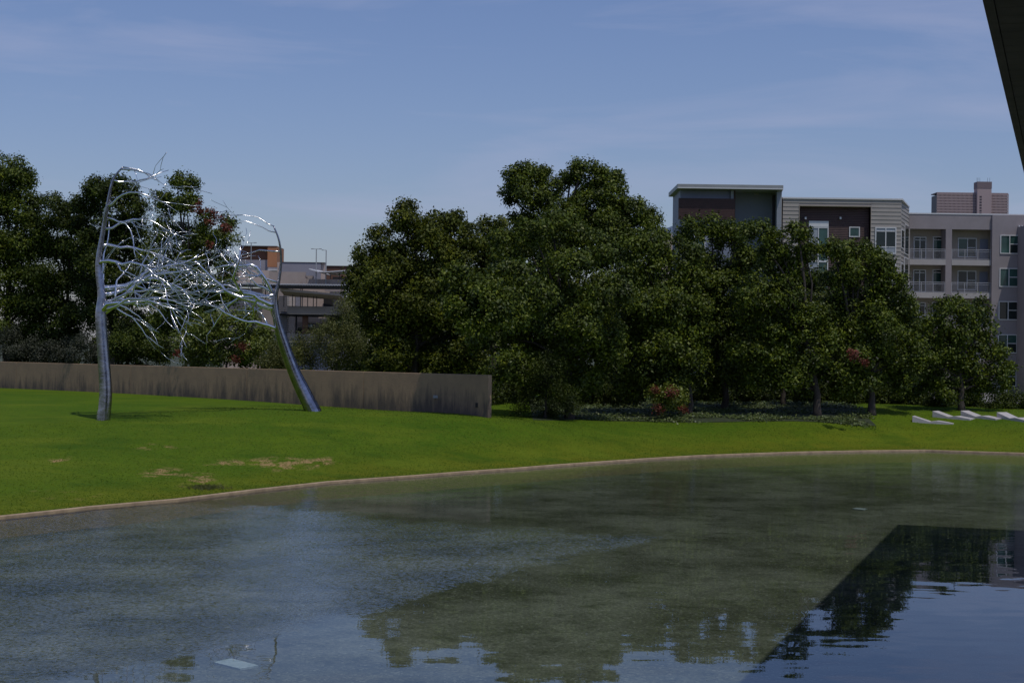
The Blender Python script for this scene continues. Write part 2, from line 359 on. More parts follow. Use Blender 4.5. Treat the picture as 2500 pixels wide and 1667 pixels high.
Ef = np.abs(Yg-E)*.75
dry = np.zeros_like(Xg)
for px, py, wx, wy in [(707,1128,55,6),(654,1136,70,7),(542,1133,30,4),(393,1155,30,9),(484,1162,26,5),(489,1181,34,5),(797,1126,26,3),(383,1091,60,6),(141,1125,14,4),(150,1237-30,80,4)]:
    p = ground_at(px, py); q = ground_at(px, py-wy); rx = wx*p.y/F*1.3; ry = max(.8, abs(q.y-p.y)*1.3)
    dry = np.maximum(dry, np.exp(-((Xg-p.x)/rx)**2-((Yg-p.y)/ry)**2)*(1.0 if py not in (1091,1207,1150) else .55))
for nm, arr in (('edge', Ef), ('dry', dry)):
    a = me.attributes.new(nm, 'FLOAT', 'POINT'); a.data.foreach_set('value', arr.astype(np.float32).ravel())
tag(link('lawn', me, lawn_m), kind='structure')
tag(MB().box(-9000, 9000, -9000, 9000, -1.2, -.75).build('ground', earth), kind='structure')
# pond floor and water
nx = len(xs); wt = np.linspace(0, 1, 3)
Xw = np.repeat(xs[None,:], 3, 0); Yw = -45 + wt[:,None]*(yedge(xs)[None,:]-.12+45)
Yw = np.where(Yw < -45, -45, Yw)
tag(link('pond_water', np_mesh('pond_water', np.stack([Xw, Yw, Xw*0], -1).reshape(-1,3), grid_faces(3, nx)), water_m), kind='structure')
tag(MB().box(-75, 106, -45, 100, -.7, -.42).build('pond_bed', bottom_m), kind='structure')
shelf_m = mat('shelf_gravel', base=(.26,.20,.13), base2=(.12,.105,.07), scale=7, rough=1, spec=0)
ts_ = np.linspace(0, 1, 7)[:,None]; Ys = yedge(xs)[None,:]-.14-2.4*ts_; Xs = np.repeat(xs[None,:], 7, 0); Zs = -.022-.41*ts_**.8+0*Ys
tag(link('pond_shelf', np_mesh('pond_shelf', np.stack([Xs, Ys, Zs], -1).reshape(-1,3), grid_faces(7, nx), True), shelf_m), kind='structure')
# curb: a run of stone lengths round the lawn edge
curb = empty('pond_curb', (cp[0].x, cp[0].y, 0)); curb['kind'] = 'structure'
CP = [(float(x), float(y)) for x, y in zip(cxs, cys)]
seg = []; acc = 0
dens = []
for (xa, ya), (xb, yb) in zip(CP[:-1], CP[1:]):
    n = max(1, int(math.hypot(xb-xa, yb-ya)/1.0))
    for k in range(n): dens.append((xa+(xb-xa)*k/n, ya+(yb-ya)*k/n))
dens.append(CP[-1])
step = 6; i = 0
while i < len(dens)-1:
    part = dens[i:min(i+step+1, len(dens))]; b = MB(); W2 = .2
    for k in range(len(part)):
        a = part[max(0,k-1)]; c = part[min(len(part)-1,k+1)]; dx, dy = c[0]-a[0], c[1]-a[1]; l = math.hypot(dx, dy); nxn, nyn = dy/l, -dx/l
        ux, uy = dx/l, dy/l; g0 = .006 if k == 0 else (-.006 if k == len(part)-1 else 0)
        x, y = part[k][0]+ux*g0, part[k][1]+uy*g0
        b.v += [(x, y, -.03), (x+nxn*W2, y+nyn*W2, -.03), (x+nxn*W2, y+nyn*W2, CURB_Z-.015), (x+nxn*(W2-.015), y+nyn*(W2-.015), CURB_Z), (x, y, CURB_Z)]
    for k in range(len(part)-1):
        for j in range(5):
            a = k*5+j; c = k*5+(j+1)%5; b.f.append((a, c, c+5, a+5))
    b.f += [(0,1,2,3,4), tuple(range(len(b.v)-1, len(b.v)-6, -1))]
    o = b.build('curb_stone', curb_m); o.parent = curb; o.location = -Vector(curb.location); i += step
# submerged plates (pale covers of the pond lights)
def plate(pts, label, z=-.385):
    P = [onz(px, py, z) for px, py in pts]; b = MB()
    b.hexa([(p.x, p.y, -.42) for p in P] + [(p.x, p.y, z) for p in P])
    tag(b.build('submerged_plate', plate_m), label, 'plate', 'pale plates under the pond water')
plate([(521,1615),(586,1631),(631,1623),(565,1606)], 'pale square plate lying under shallow water nearest the camera')
plate([(412,1237.5),(462,1238.5),(470,1234),(425,1233)], 'pale flat plate under water close to the curved stone curb')
plate([(2080,1241),(2108,1244),(2118,1241),(2092,1238.5)], 'small pale plate under water in front of the roof shadow')

# ------------------------------------------------------------------ concrete garden wall
p0, p1 = W(-260, 880, wall_D(-260)), W(1193, 915, wall_D(1193)); TOP = 3.93
wd = Vector((p1.x-p0.x, p1.y-p0.y, 0)); wl = wd.length; wd.normalize(); wn = Vector((wd.y, -wd.x, 0))
wall = empty('garden_wall', (p0.x, p0.y, 1.5)); tag(wall, 'long low stained concrete wall behind the lawn and the metal trees', 'wall')
jpx = [-260, 40, 320, 603, 888, 1193]
jd = [(Vector((W(px, 900, wall_D(px)).x, W(px, 900, wall_D(px)).y, 0))-Vector((p0.x, p0.y, 0))).dot(wd) for px in jpx]
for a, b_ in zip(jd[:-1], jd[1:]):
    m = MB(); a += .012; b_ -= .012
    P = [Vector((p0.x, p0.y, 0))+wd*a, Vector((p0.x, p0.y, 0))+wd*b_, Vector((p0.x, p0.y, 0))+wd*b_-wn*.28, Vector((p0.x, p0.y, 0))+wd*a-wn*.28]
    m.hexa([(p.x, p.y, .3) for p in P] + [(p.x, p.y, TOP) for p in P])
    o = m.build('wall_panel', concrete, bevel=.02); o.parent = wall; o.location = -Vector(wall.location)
bx = Vector((W(1070, 970, wall_D(1070)).x, 0, 0))
q = W(1064, 967, wall_D(1064)-.02); o = MB().box(q.x-.14, q.x+.14, q.y-.08, q.y+.3, q.z-.1, q.z+.05).build('wall_light', fascia_m); o.parent = wall; o.location = -Vector(wall.location)
q = W(1164, 988, wall_D(1164)-.02); o = MB().box(q.x-.07, q.x+.07, q.y-.05, q.y+.3, q.z-.12, q.z+.1).build('outlet_box', dark_m); o.parent = wall; o.location = -Vector(wall.location)

# ------------------------------------------------------------------ concrete loungers
def lounger(base, wv, lv, hgt, label):
    # zigzag side profile: high head end, valley, knee, foot
    prof = [(0,0),(0,1.0),(.43,.20),(.60,.38),(1.0,.05),(1.0,0)]
    base = Vector(base); z0 = base.z; b = MB(); pts = []
    for u, h in prof:
        p = base + Vector(lv)*u; g = tz(p.x, p.y); pts.append(Vector((p.x, p.y, (g-.12) if h == 0 else min(g, z0)*.35+z0*.65 + hgt*h)))
    r = empty('concrete_lounger', base); b.prism([p-base for p in pts], wv)
    tag(r, label, 'lounge chair', 'concrete loungers on the lawn')
    o = b.build('body', lounge_m, r, bevel=.012)
for (px, py, D, dx, dy, lab) in [
    (2227,1037,93.5,2.15,-.9,'pale concrete zigzag lounger farthest left, standing nearest the pond'),
    (2276,1033,95,1.8,-1.5,'second concrete lounger from the left, its head behind the first one'),
    (2345,1033,95,1.55,-1.75,'third concrete lounger from the left, below the rightmost tree trunk'),
    (2433,1034,94,1.15,-2.0,'wide concrete lounger at the right edge, its foot cut by the frame')]:
    p = W(px, py, D); p.z = tz(p.x, p.y); l_ = math.hypot(dx, dy)
    lounger(p, Vector((-dy/l_*.82, dx/l_*.82, 0)), Vector((dx, dy, 0)), .36, lab)

# ------------------------------------------------------------------ bare steel trees (plain generic pair)
def grow(mb, p, d, length, r, rnd, pull, depth, nside=8):
    pts = [p.copy()]; rad = [r]; step = .38; n = max(3, int(length/step)); kids = []
    for k in range(n):
        f = (k+1)/n
        j = Vector((rnd.gauss(0,1), rnd.gauss(0,.7), rnd.gauss(0,1)))*.25
        d = (d + j + pull*.13).normalized(); p = p + d*step*rnd.uniform(.7,1.2)
        pts.append(p.copy()); rad.append(max(.013, r*(1-.75*f)))
        if depth > 0 and f > .15 and rnd.random() < .34: kids.append((p.copy(), d.copy(), rad[-1], f))
    mb.tube(pts, rad, max(4, nside))
    for q, dd, rr_, f in kids:
        side = Vector((rnd.gauss(0,.5), rnd.gauss(0,.8), rnd.gauss(0,.75)))
        grow(mb, q, (dd+side).normalized(), length*(1-f*.55)*rnd.uniform(.45,.75), rr_*.62, rnd, pull, depth-1, nside-2)
def metal_tree(trunk, rads, limbs, pull, seed, label, fat):
    rnd = random.Random(seed); base = Vector(trunk[0]); r = empty('metal_tree', base)
    tag(r, label, 'sculpture', 'bare metal trees on the lawn')
    rads = [q_*(fat if i_ < 4 else 1+(fat-1)*.3) for i_, q_ in enumerate(rads)]; b = MB(); T = [Vector(p)-base for p in trunk]; T[0].z -= .15
    # resample
    pts = []; rs = []
    for k in range(len(T)-1):
        for s in range(4):
            f = s/4; a = T[max(0,k-1)]; c0 = T[k]; c1 = T[k+1]; e = T[min(len(T)-1,k+2)]
            q = .5*((2*c0)+(c1-a)*f+(2*a-5*c0+4*c1-e)*f*f+(3*c0-a-3*c1+e)*f**3)
            pts.append(q); rs.append(rads[k]*(1-f)+rads[k+1]*f)
    pts.append(T[-1]); rs.append(rads[-1]); b.tube(pts, rs, 16); b.build('trunk', steel_t, r, smooth=True)
    c = MB(); c.tube([pts[0], pts[0].lerp(pts[4], .4)], [rads[0]*1.03, rads[0]*1.02], 16); c.build('base_collar', steel_t, r)
    for (k, d, ln, rr_) in limbs:
        m = MB(); grow(m, pts[k], Vector(d).normalized(), ln, rr_*1.25, rnd, pull, 3, 8); m.build('branch', steel, r, smooth=True)
zb = W(252,1025,75.6); zb.z = tz(zb.x, zb.y)
def up(px, py, D, dy=0): p = W(px, py, D); p.y += dy; return p
tr = [zb, up(258,960,75.6), up(252,860,75.6), up(246,770,75.6), up(249,720,75.6), up(240,645,75.6), up(253,560,75.5), up(262,505,75.3), up(276,440,75.2), up(300,408,75.2)]
rd = [.29,.28,.255,.235,.20,.135,.105,.08,.06,.03]
metal_tree(tr, rd, [(12,(.75,.2,.35),5.5,.115),(12,(.5,-.5,.9),5.0,.10),(14,(.9,-.2,.3),5.2,.09),(17,(.8,.3,.5),5.6,.11),(17,(-.45,.2,.8),3.6,.05),(20,(.7,-.3,.8),4.6,.08),(15,(.9,.1,.25),5.4,.06),(24,(.9,.1,.2),4.2,.05),(22,(.8,.5,.3),5.0,.07),(28,(.9,-.2,.1),3.8,.05),(32,(.95,.2,-.05),3.4,.045),(35,(.9,-.1,-.2),3.0,.035),(36,(.9,.3,-.35),3.0,.03),(26,(.9,.3,-.3),3.4,.04),(13,(.9,-.3,.1),5.2,.08),(16,(.9,.4,.4),5.4,.09)],
           Vector((.9,0,-.20)), 11, 'tall polished metal bare tree, upright trunk on the left part of the lawn', 1.08)
zb = W(768,1003,80); zb.z = tz(zb.x, zb.y)
tr = [zb, up(738,950,80), up(715,900,79.9), up(690,830,79.7), up(676,780,79.5), up(671,730,79.4), up(680,690,79.3), up(686,640,79.2), up(682,590,79), up(668,552,79)]
rd = [.30,.28,.24,.21,.18,.13,.07,.055,.045,.03]
metal_tree(tr, rd, [(14,(-.9,-.2,.1),4.6,.08),(17,(-.8,.1,.9),5.0,.12),(18,(-.9,.3,.35),5.6,.12),(19,(-.9,-.3,.1),5.6,.10),(20,(-.8,.2,.7),4.2,.07),(21,(-1,-.1,-.2),4.6,.075),(24,(-.9,-.2,.2),3.6,.04),(30,(-.9,.2,.1),3.2,.035),(34,(-.9,0,.3),2.6,.024),(36,(-.8,.2,.4),2.6,.022)],
           Vector((-.95,0,-.06)), 23, 'leaning polished metal bare tree with curved trunk, nearest the wall end', 1.28)

# ------------------------------------------------------------------ foliage
RNG = np.random.default_rng(3)
def unit(v): return v/np.maximum(1e-9, np.linalg.norm(v, axis=-1, keepdims=True))
def leaf_mesh(name, C, Nrm, per, spread, Lf, Wf, upb=.15, jit=.58):
    n = len(C)*per
    P = np.repeat(C, per, 0) + RNG.normal(0, spread, (n,3)); O = np.repeat(Nrm, per, 0)
    nr = unit(O*.8 + RNG.normal(0, jit, (n,3))*.8 + np.array([0,0,upb]))
    a = unit(np.cross(nr, RNG.normal(0, 1, (n,3)))); b = np.cross(nr, a)
    ln = Lf*RNG.uniform(.6, 1.25, (n,1)); wd_ = ln*Wf
    droop = nr*ln*.12
    V = np.stack([P-a*ln*.5-droop, P+b*wd_*.5, P+a*ln*.5-droop, P-b*wd_*.5], 1).reshape(-1,3)
    return np_mesh(name, V, np.arange(n*4).reshape(-1,4))
def crown(lobes, dens, per=5, leaf=.2, asp=.55, nsub=20, sub=(.26,.42), spread=.16, origin=Vector((0,0,0)), name='crown', sq=1.0, keep=.5):
    C = []; Nn = []
    for (c, R) in lobes:
        k = int(nsub); dirs = unit(RNG.normal(0, 1, (k,3))); dirs[:,2] = dirs[:,2]*.9+.08
        rr_ = R*RNG.uniform(.45, .88, (k,1)); sc = np.array(c)+dirs*rr_*np.array([1,1,sq]); sr = R*RNG.uniform(sub[0], sub[1], k)
        for j in range(k):
            if dirs[j,1] > .25 and RNG.random() > keep: continue
            nt_ = int(dens*4*math.pi*sr[j]**2/per)+3
            dd = unit(RNG.normal(0, 1, (nt_,3))); flip = (dd[:,2] < -.15) & (RNG.random(nt_) < .7); dd[flip,2] *= -1
            q = sc[j] + dd*sr[j]*RNG.uniform(.65, 1.18, (nt_,1))*np.array([1,1,.85])
            C.append(q); Nn.append(unit(dd*.75+dirs[j]*.35))
    C = np.concatenate(C)-np.array(origin); Nn = np.concatenate(Nn)
    return leaf_mesh(name, C, Nn, per, spread, leaf, asp)
G1 = 'trees behind the garden wall'; G2 = 'trees along the back of the lawn'
def tree(name, cat, label, trunk, lobes, D, m, dens=62, leaf=.2, tr=.2, red=None, group=None, depth=.8, sq=1.0, spread=.16, per=5, nsub=20, sub=(.26,.42), asp=.55, keep=.5, tp=True):
    """trunk = (px, py) of its foot or None (hidden), lobes in photo pixels at distance D"""
    s = F/D; Lb = []; lobes = [(l_[0], l_[1], l_[2]*(1.10 if group == G2 else 1.04), l_[3] if len(l_) > 3 else None) for l_ in lobes]
    for i, (px, py, r, o4) in enumerate(lobes):
        R = r/s; off = ((i*37) % 11/10-.5)*2*depth if o4 is None else o4; p = W(px, py, D+off); Lb.append(((p.x, p.y, p.z), R))
    if trunk is None:
        cx = sum(l[0][0] for l in Lb)/len(Lb); fx, fy = cx, D
    else:
        fx, fy = W(trunk[0], trunk[1], D).x, D
    base = Vector((fx, fy, tz(fx, fy))); r = empty(name, base)
    tag(r, label, cat, group)
    link('crown', crown(Lb, dens, per=per, leaf=leaf, origin=base, sq=sq, spread=spread, nsub=nsub, sub=sub, asp=asp, keep=keep), m, r)
    # trunk and limbs
    if tp:
        b = MB(); cz = sum(l[0][2] for l in Lb)/len(Lb); zs = [l[0][2] for l in Lb]; lowz = min(zs)
        fork = Vector((0, 0, max(1.2, (lowz-base.z)*.8)))
        rnd = random.Random(int(fx*100))
        topc = max(Lb, key=lambda l: l[0][2])[0]; tv = Vector(topc)-base
        main = [Vector((0,0,-.2)), Vector((0,0,.3)), fork*.5+Vector((rnd.uniform(-.1,.1),0,0)), fork, fork.lerp(tv,.35)+Vector((rnd.uniform(-.3,.3),0,0)), fork.lerp(tv,.7), tv]
        b.tube(main, [tr*1.5, tr*1.1, tr, tr*.9, tr*.6, tr*.4, tr*.12], 9)
        for (c, R) in Lb:
            e = Vector(c)-base
            if (e-tv).length < .1 or e.y < -5: continue
            st = fork.lerp(tv, max(0, min(.6, (e.z-fork.z)/(max(.5, tv.z-fork.z))*.5)))
            md = st.lerp(e, .5)+Vector((rnd.uniform(-.3,.3), rnd.uniform(-.3,.3), rnd.uniform(-.1,.4)))
            b.tube([st, md, e, e+Vector((rnd.uniform(-.4,.4), rnd.uniform(-.4,.4), R*.35))], [tr*.42, tr*.26, tr*.14, .015], 6)
        b.build('trunk', bark, r, smooth=True)
    if red:
        RL = []
        for (px, py, rp, dd) in red:
            p = W(px, py, D+dd); RL.append(((p.x, p.y, p.z), rp/s))
        o = link('dead_foliage', crown(RL, 85, per=4, leaf=leaf*.9, origin=base, nsub=7, sub=(.3,.5), spread=.1, name='dead_foliage'), red_l, r)
        o['label'] = 'patch of rust coloured dying leaves'
    return r
G1 = 'trees behind the garden wall'; G2 = 'trees along the back of the lawn'
tree('broadleaf_tree','tree','tall dark tree at the far left edge, highest crown on that side', None,
     [(10,440,62),(50,440,40),(-55,470,85),(65,520,55),(0,560,90),(60,620,80),(-60,640,100),(10,700,95),(80,740,70),(-20,800,80),(60,820,60)], 114, oak, group=G1, tr=.3)
tree('broadleaf_tree','tree','mid height dark tree between the far left tree and the upright metal tree', None,
     [(135,530,48),(180,530,42),(110,580,60),(190,590,60),(150,660,80),(100,740,70),(190,740,80),(150,820,60)], 113, oak_d, group=G1)
tree('broadleaf_tree','tree','round topped tree rising directly behind the upright metal trunk', None,
     [(240,465,38),(295,475,45),(215,500,40),(330,520,35),(260,545,60),(320,590,60),(240,630,70),(310,690,80),(250,760,75),(330,800,60)], 110, oak_d, group=G1)
tree('broadleaf_tree','tree','dark tree with rust coloured dead sprays behind the tangled metal branches', None,
     [(432,445,20),(465,452,22),(410,500,38),(455,500,34),(500,545,34),(555,545,22),(545,590,34),(430,580,60),(495,620,60),(560,650,34),(400,660,70),(470,710,75),(545,720,48),(400,770,70),(480,790,60)], 107, oak,
     red=[(482,508,17,-4),(500,522,15,-4),(528,540,22,-4),(548,560,15,-4),(512,600,10,-4)], group=G1, leaf=.19)
tree('shrub','shrub','grey green shrub above the left end of the concrete wall', None, [(30,850,46),(95,862,40),(-40,850,50),(150,858,36)], 111, grey_l, leaf=.12, dens=110, tr=.06, tp=False)
tree('shrub','shrub','dull green shrub above the wall just left of the upright metal trunk', None, [(200,855,40),(245,862,34)], 105, grey_l, leaf=.12, dens=110, tr=.06, tp=False)
tree('shrub','shrub','dark shrub above the wall just right of the upright metal trunk', None, [(300,850,46),(355,845,50),(400,860,40)], 104, oak_d, leaf=.15, dens=90, tr=.06, tp=False)
tree('young_tree','tree','small bright yellow green tree above the wall with rust sprays', None,
     [(500,805,44),(555,800,46),(600,785,34),(460,840,40),(520,865,44),(590,850,44),(630,860,38),(640,820,26),(485,875,36)], 98, oak_y, leaf=.17, dens=75, tr=.08, red=[(590,850,12,-2),(575,880,10,-2),(432,862,6,-2)])
tree('juniper_tree','tree','low feathery juniper just right of the leaning metal trunk', None, [(712,875,34),(675,855,32),(745,865,34),(690,885,30),(735,835,20),(770,885,30),(655,885,28)], 93, juni, leaf=.13, asp=.3, dens=130, tr=.07, spread=.2, sub=(.22,.4))
tree('juniper_tree','tree','taller feathery juniper against the dark trees right of the parking garage', None, [(800,850,46),(835,800,42),(850,860,44),(795,800,26),(840,755,22),(770,830,28),(865,825,36),(820,885,34)], 92.5, juni, leaf=.13, asp=.3, dens=130, tr=.09, spread=.2, sub=(.22,.4))
tree('broadleaf_tree','tree','broad dark tree with a domed crown right of the parking garage', (1010,1000),
     [(1000,550,48),(1060,550,48),(1110,560,40),(1150,590,40),(945,600,50),(905,650,48),(1040,630,80),(1120,650,70),(890,710,50),(970,720,85),(1070,740,90),(920,790,70),(1000,830,80),(1100,840,85),(940,880,55),(1060,920,50),(1140,760,70),(960,660,60),(1020,770,70),(1140,900,60)], 101, pecan, group=G2, tr=.28, leaf=.21)
tree('broadleaf_tree','tree','olive tree in the dip between the broad dome and the tallest tree', None,
     [(1200,565,36),(1230,590,40),(1180,620,50),(1230,650,60),(1180,700,60)], 103, pecan, group=G2)
tree('broadleaf_tree','tree','tallest tree of all, two headed crown rising above the tree line', (1330,1000),
     [(1262,440,36),(1300,430,34),(1245,480,26),(1300,490,48),(1345,470,36),(1395,430,32),(1420,415,24),(1450,440,36),(1490,445,30),(1500,490,42),(1430,500,60),(1370,540,60),(1545,520,36),(1580,540,34),(1600,575,28),(1530,580,55),(1460,600,80),(1330,620,80),(1280,550,36),(1400,540,50),(1490,560,60)], 116, tall_l, group=G2, tr=.35, leaf=.22)
tree('oak_tree','tree','bulky oak whose crown overhangs the right end of the concrete wall', (1390,1012),
     [(1300,565,42),(1350,560,40),(1400,575,50),(1240,610,42),(1450,620,55),(1310,650,80),(1390,700,90),(1230,710,70),(1290,780,90),(1400,810,90),(1210,820,70),(1480,730,60),(1480,850,60),(1330,890,80),(1240,910,55),(1420,920,60),(1205,735,46,-10.5),(1175,700,42,-9.5),(1245,690,50,-9),(1215,775,42,-11),(1250,760,46,-9),(1300,730,50,-6),(1130,745,44,-10.5),(1155,790,40,-11),(1120,695,40,-9.5),(1175,745,40,-11)], 91, oak, group=G2, tr=.26, depth=2.0)
tree('juniper_tree','tree','dark juniper shaded at the foot of the oaks beside the wall end', None, [(1330,900,45),(1350,950,50),(1300,970,45),(1390,980,40),(1280,1000,28),(1340,1005,34)], 89.5, oak_d, leaf=.13, asp=.3, dens=120, spread=.2, tr=.08, sub=(.22,.4))  # darker leaf colour stands in for the oaks' shade on this juniper
tree('oak_tree','tree','oak with a pale lit crown left of the penthouse, above the rust bush', (1682,1004),
     [(1560,610,40),(1600,600,34),(1640,620,45),(1540,670,50),(1610,680,65),(1680,690,50),(1560,750,70),(1640,770,70),(1530,830,60),(1610,850,70),(1690,800,60),(1670,880,50),(1560,910,50),(1530,940,44),(1640,935,40),(1600,760,60),(1685,625,32),(1590,860,60)], 95, oak, group=G2, tr=.2)
tree('oak_tree','tree','oak directly below the dark brown penthouse balcony', (1770,1000),
     [(1690,570,34),(1735,560,32),(1770,585,36),(1800,570,30),(1700,640,50),(1770,660,60),(1720,730,65),(1790,760,70),(1750,840,70),(1810,850,50),(1730,910,45),(1790,905,50),(1770,715,60),(1735,950,28),(1825,640,40)], 99, oak, group=G2, tr=.2)
tree('oak_tree','tree','oak whose top covers the left edge of the pale siding block', (1995,1012),
     [(1850,575,34),(1900,600,38),(1880,650,50),(1950,570,26),(1965,610,30),(1940,660,46),(1850,720,60),(1925,740,60),(1870,800,65),(1950,820,55),(1900,880,55),(1985,880,38),(1840,880,50),(1860,935,42),(1935,925,40),(1970,760,40),(1960,950,26)], 94, oak, group=G2, tr=.22)
tree('oak_tree','tree','oak below the big white framed window, its right side sloping down', (2128,1010),
     [(2035,615,32),(2075,620,34),(2120,625,34),(2150,655,36),(2060,680,50),(2130,710,58),(2185,700,30),(2200,750,40),(2050,770,60),(2130,800,70),(2210,810,40),(2020,830,45),(2090,870,60),(2170,880,50),(2040,920,40),(2110,930,46),(2190,930,38),(2055,955,26),(2225,870,40),(2225,790,34),(2000,770,34)], 95, oak, group=G2, tr=.22,
     red=[(2085,866,14,-6),(2108,884,10,-6)])
tree('oak_tree','tree','slim oak seen in the gap between the two rightmost large crowns', (1912,1003),
     [(2000,740,36),(2010,790,45),(1985,690,24),(2020,860,40),(1960,900,45),(1830,930,40)], 101, oak_d, group=G2, tr=.18)
tree('oak_tree','tree','rightmost oak, loose crown in front of the grey block balconies', (2347,1008),
     [(2300,755,30),(2345,752,32),(2390,760,30),(2285,800,36),(2340,810,48),(2400,810,38),(2270,860,42),(2330,870,52),(2395,870,46),(2445,875,26),(2460,905,20),(2425,920,30),(2290,920,42),(2370,925,42),(2245,900,36),(2455,940,16),(2240,945,34),(2320,955,30),(2400,955,28),(2275,810,38),(2310,850,50)], 98, oak, group=G2, tr=.2, dens=52, nsub=15)
# dark undergrowth behind the trunks, one shrub each
ux = [(1180,965,50,103),(1440,950,55,104),(1530,950,50,103),(1640,960,50,106),(1740,955,50,106),(1830,960,46,105),(1900,955,48,107),(1985,950,50,104),(2070,955,48,104),(2150,960,44,105),(2220,965,42,104),(2290,975,36,102),(2255,930,46,107),(2350,935,40,108),(2180,920,50,110),(1240,955,45,106),(2370,975,32,103)]
wherebits = ['just right of the wall end','behind the dark juniper','left of the rust coloured bush','behind the first oak trunk','between the first and second oak trunks','right of the second oak trunk','behind the slim oak trunk','behind the pale barked oak trunk','left of the trunk under the sloping crown','right of the trunk under the sloping crown','behind the leftmost lounger','behind the second lounger','in the low gap between the two rightmost oaks','behind the lower crown of the rightmost oak','under the sloping oak crown, farther back','in deep shade beside the dark juniper','behind the third lounger']
wherebits += []
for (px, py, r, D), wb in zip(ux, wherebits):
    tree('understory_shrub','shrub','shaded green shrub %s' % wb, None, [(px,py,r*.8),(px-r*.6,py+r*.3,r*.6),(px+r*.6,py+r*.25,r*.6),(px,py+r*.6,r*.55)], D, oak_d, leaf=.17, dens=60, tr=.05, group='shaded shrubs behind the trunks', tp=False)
FB = ['inside the left half of the broad dome','inside the right half of the broad dome','under the olive tree','right of the broad domed crown','under the dip in the tree line','under the two headed tallest tree','beneath the right head of the tallest tree','right of the overhanging oak','below the far blue glass building','under the left half of the penthouse','under the right half of the penthouse','under the pale siding block','under the white framed siding window','below the first balcony column']
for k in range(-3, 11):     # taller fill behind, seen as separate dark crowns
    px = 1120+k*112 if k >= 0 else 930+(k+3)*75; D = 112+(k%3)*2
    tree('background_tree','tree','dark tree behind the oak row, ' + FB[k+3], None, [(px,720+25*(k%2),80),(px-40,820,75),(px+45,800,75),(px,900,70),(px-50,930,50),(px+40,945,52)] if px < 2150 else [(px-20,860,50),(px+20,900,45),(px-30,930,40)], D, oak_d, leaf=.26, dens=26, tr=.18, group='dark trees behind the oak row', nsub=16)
for px, py, r_, wb in [(700,880,34,'at the foot of the parking garage'),(880,880,50,'left of the broad domed trunk'),(1020,880,70,'behind the broad domed trunk'),(455,760,60,'between the rust sprayed tree and the small bright tree'),(630,835,42,'hidden behind the leaning metal trunk'),(300,840,60,'low behind the upright metal trunk'),(110,840,60,'low under the far left trees')]:
    tree('background_tree','tree','dark tree behind the garden wall, ' + wb, None, [(px,py,r_),(px-45,py+40,r_*.8),(px+45,py+45,r_*.8)], 117, oak_d, leaf=.24, dens=34, tr=.1, group=G1)
tree('rust_bush','shrub','low bush with rust red and yellow green leaves at the lawn edge', None, [(1640,965,24),(1620,990,22),(1660,985,24),(1600,960,14)], 93, oak_y, leaf=.16, dens=95, tp=False, tr=.05,
     red=[(1600,955,12,-1.2),(1638,958,15,-1.4),(1605,1000,14,-1.2),(1668,1000,8,-1.2)])
tree('hedge','hedge','clipped dark green hedge below the patio rail at the right edge', None, [(2420,985,26),(2455,982,28),(2490,982,28),(2525,982,28),(2560,982,28),(2410,1000,18),(2470,998,20),(2530,998,20)], 101, oak_d, leaf=.12, dens=150, tp=False, tr=.05, nsub=16, depth=.3)

# ground cover in the bed under the oaks
GX = RNG.uniform(1.5, 21.3, 34000); GY = RNG.uniform(88, 108, 34000)
lim = np.interp(GX, [1.5,4,8,14,20,24,27,31], [90,90.5,91,91.5,91.2,93.2,95.5,96.5]) + RNG.normal(0,.35,34000)
pn = np.sin(GX*1.3+2*np.sin(GY*.7))+np.sin(GY*1.9+GX*.5)
k = (GY > lim) & (pn > -.1); GX, GY = GX[k], GY[k]; GZ = terrain(GX, GY)+RNG.uniform(.02,.16,len(GX))
Cc = np.stack([GX, GY, GZ], 1)
tag(link('ground_cover', leaf_mesh('ground_cover', Cc, np.tile([[0,-.2,1.]], (len(Cc),1)), 2, .05, .13, .8, jit=.45), gcov), kind='stuff')
# bed soil sheet just above the lawn
xs2 = np.linspace(1.2, 21, 50); yl = np.interp(xs2, [1.2,4,8,14,20,24,27,34], [87,90.6,91.2,91.7,91.4,93.4,95.7,97]); t2 = np.linspace(0,1,20)
Xb = np.repeat(xs2[None,:], 20, 0); Yb = yl[None,:]+t2[:,None]*(112-yl[None,:]); Zb = terrain(Xb, Yb)+.02
tag(link('planting_bed', np_mesh('planting_bed', np.stack([Xb,Yb,Zb],-1).reshape(-1,3), grid_faces(*Xb.shape), True), soil), kind='structure')
# tuft of uncut grass by the curb, scattered leaves of grass over the near lawn
p = ground_at(500, 1193); tcn = np.stack([p.x+RNG.normal(0,.35,220), p.y+RNG.normal(0,.3,220), np.full(220, p.z+.06)], 1)
tag(link('grass_tuft', leaf_mesh('grass_tuft', tcn, np.tile([[0,-1.,.1]], (220,1)), 3, .03, .2, .09, jit=.3, upb=0), juni), kind='stuff')
gx = RNG.uniform(-26, 34, 190000); e = yedge(gx); gy = e + .05 + RNG.random(190000)**1.6*34; gz = terrain(gx, gy)+.012
blade = mat('grass_blades', base=(.085,.135,.006), base2=(.050,.100,.004), scale=.3, rough=.8, spec=.15, island=.35, trans=.15)
tag(link('grass', leaf_mesh('grass', np.stack([gx,gy,gz],1), np.tile([[0,-.6,.8]], (190000,1)), 1, .01, .11, .16, jit=.5), blade), kind='stuff')

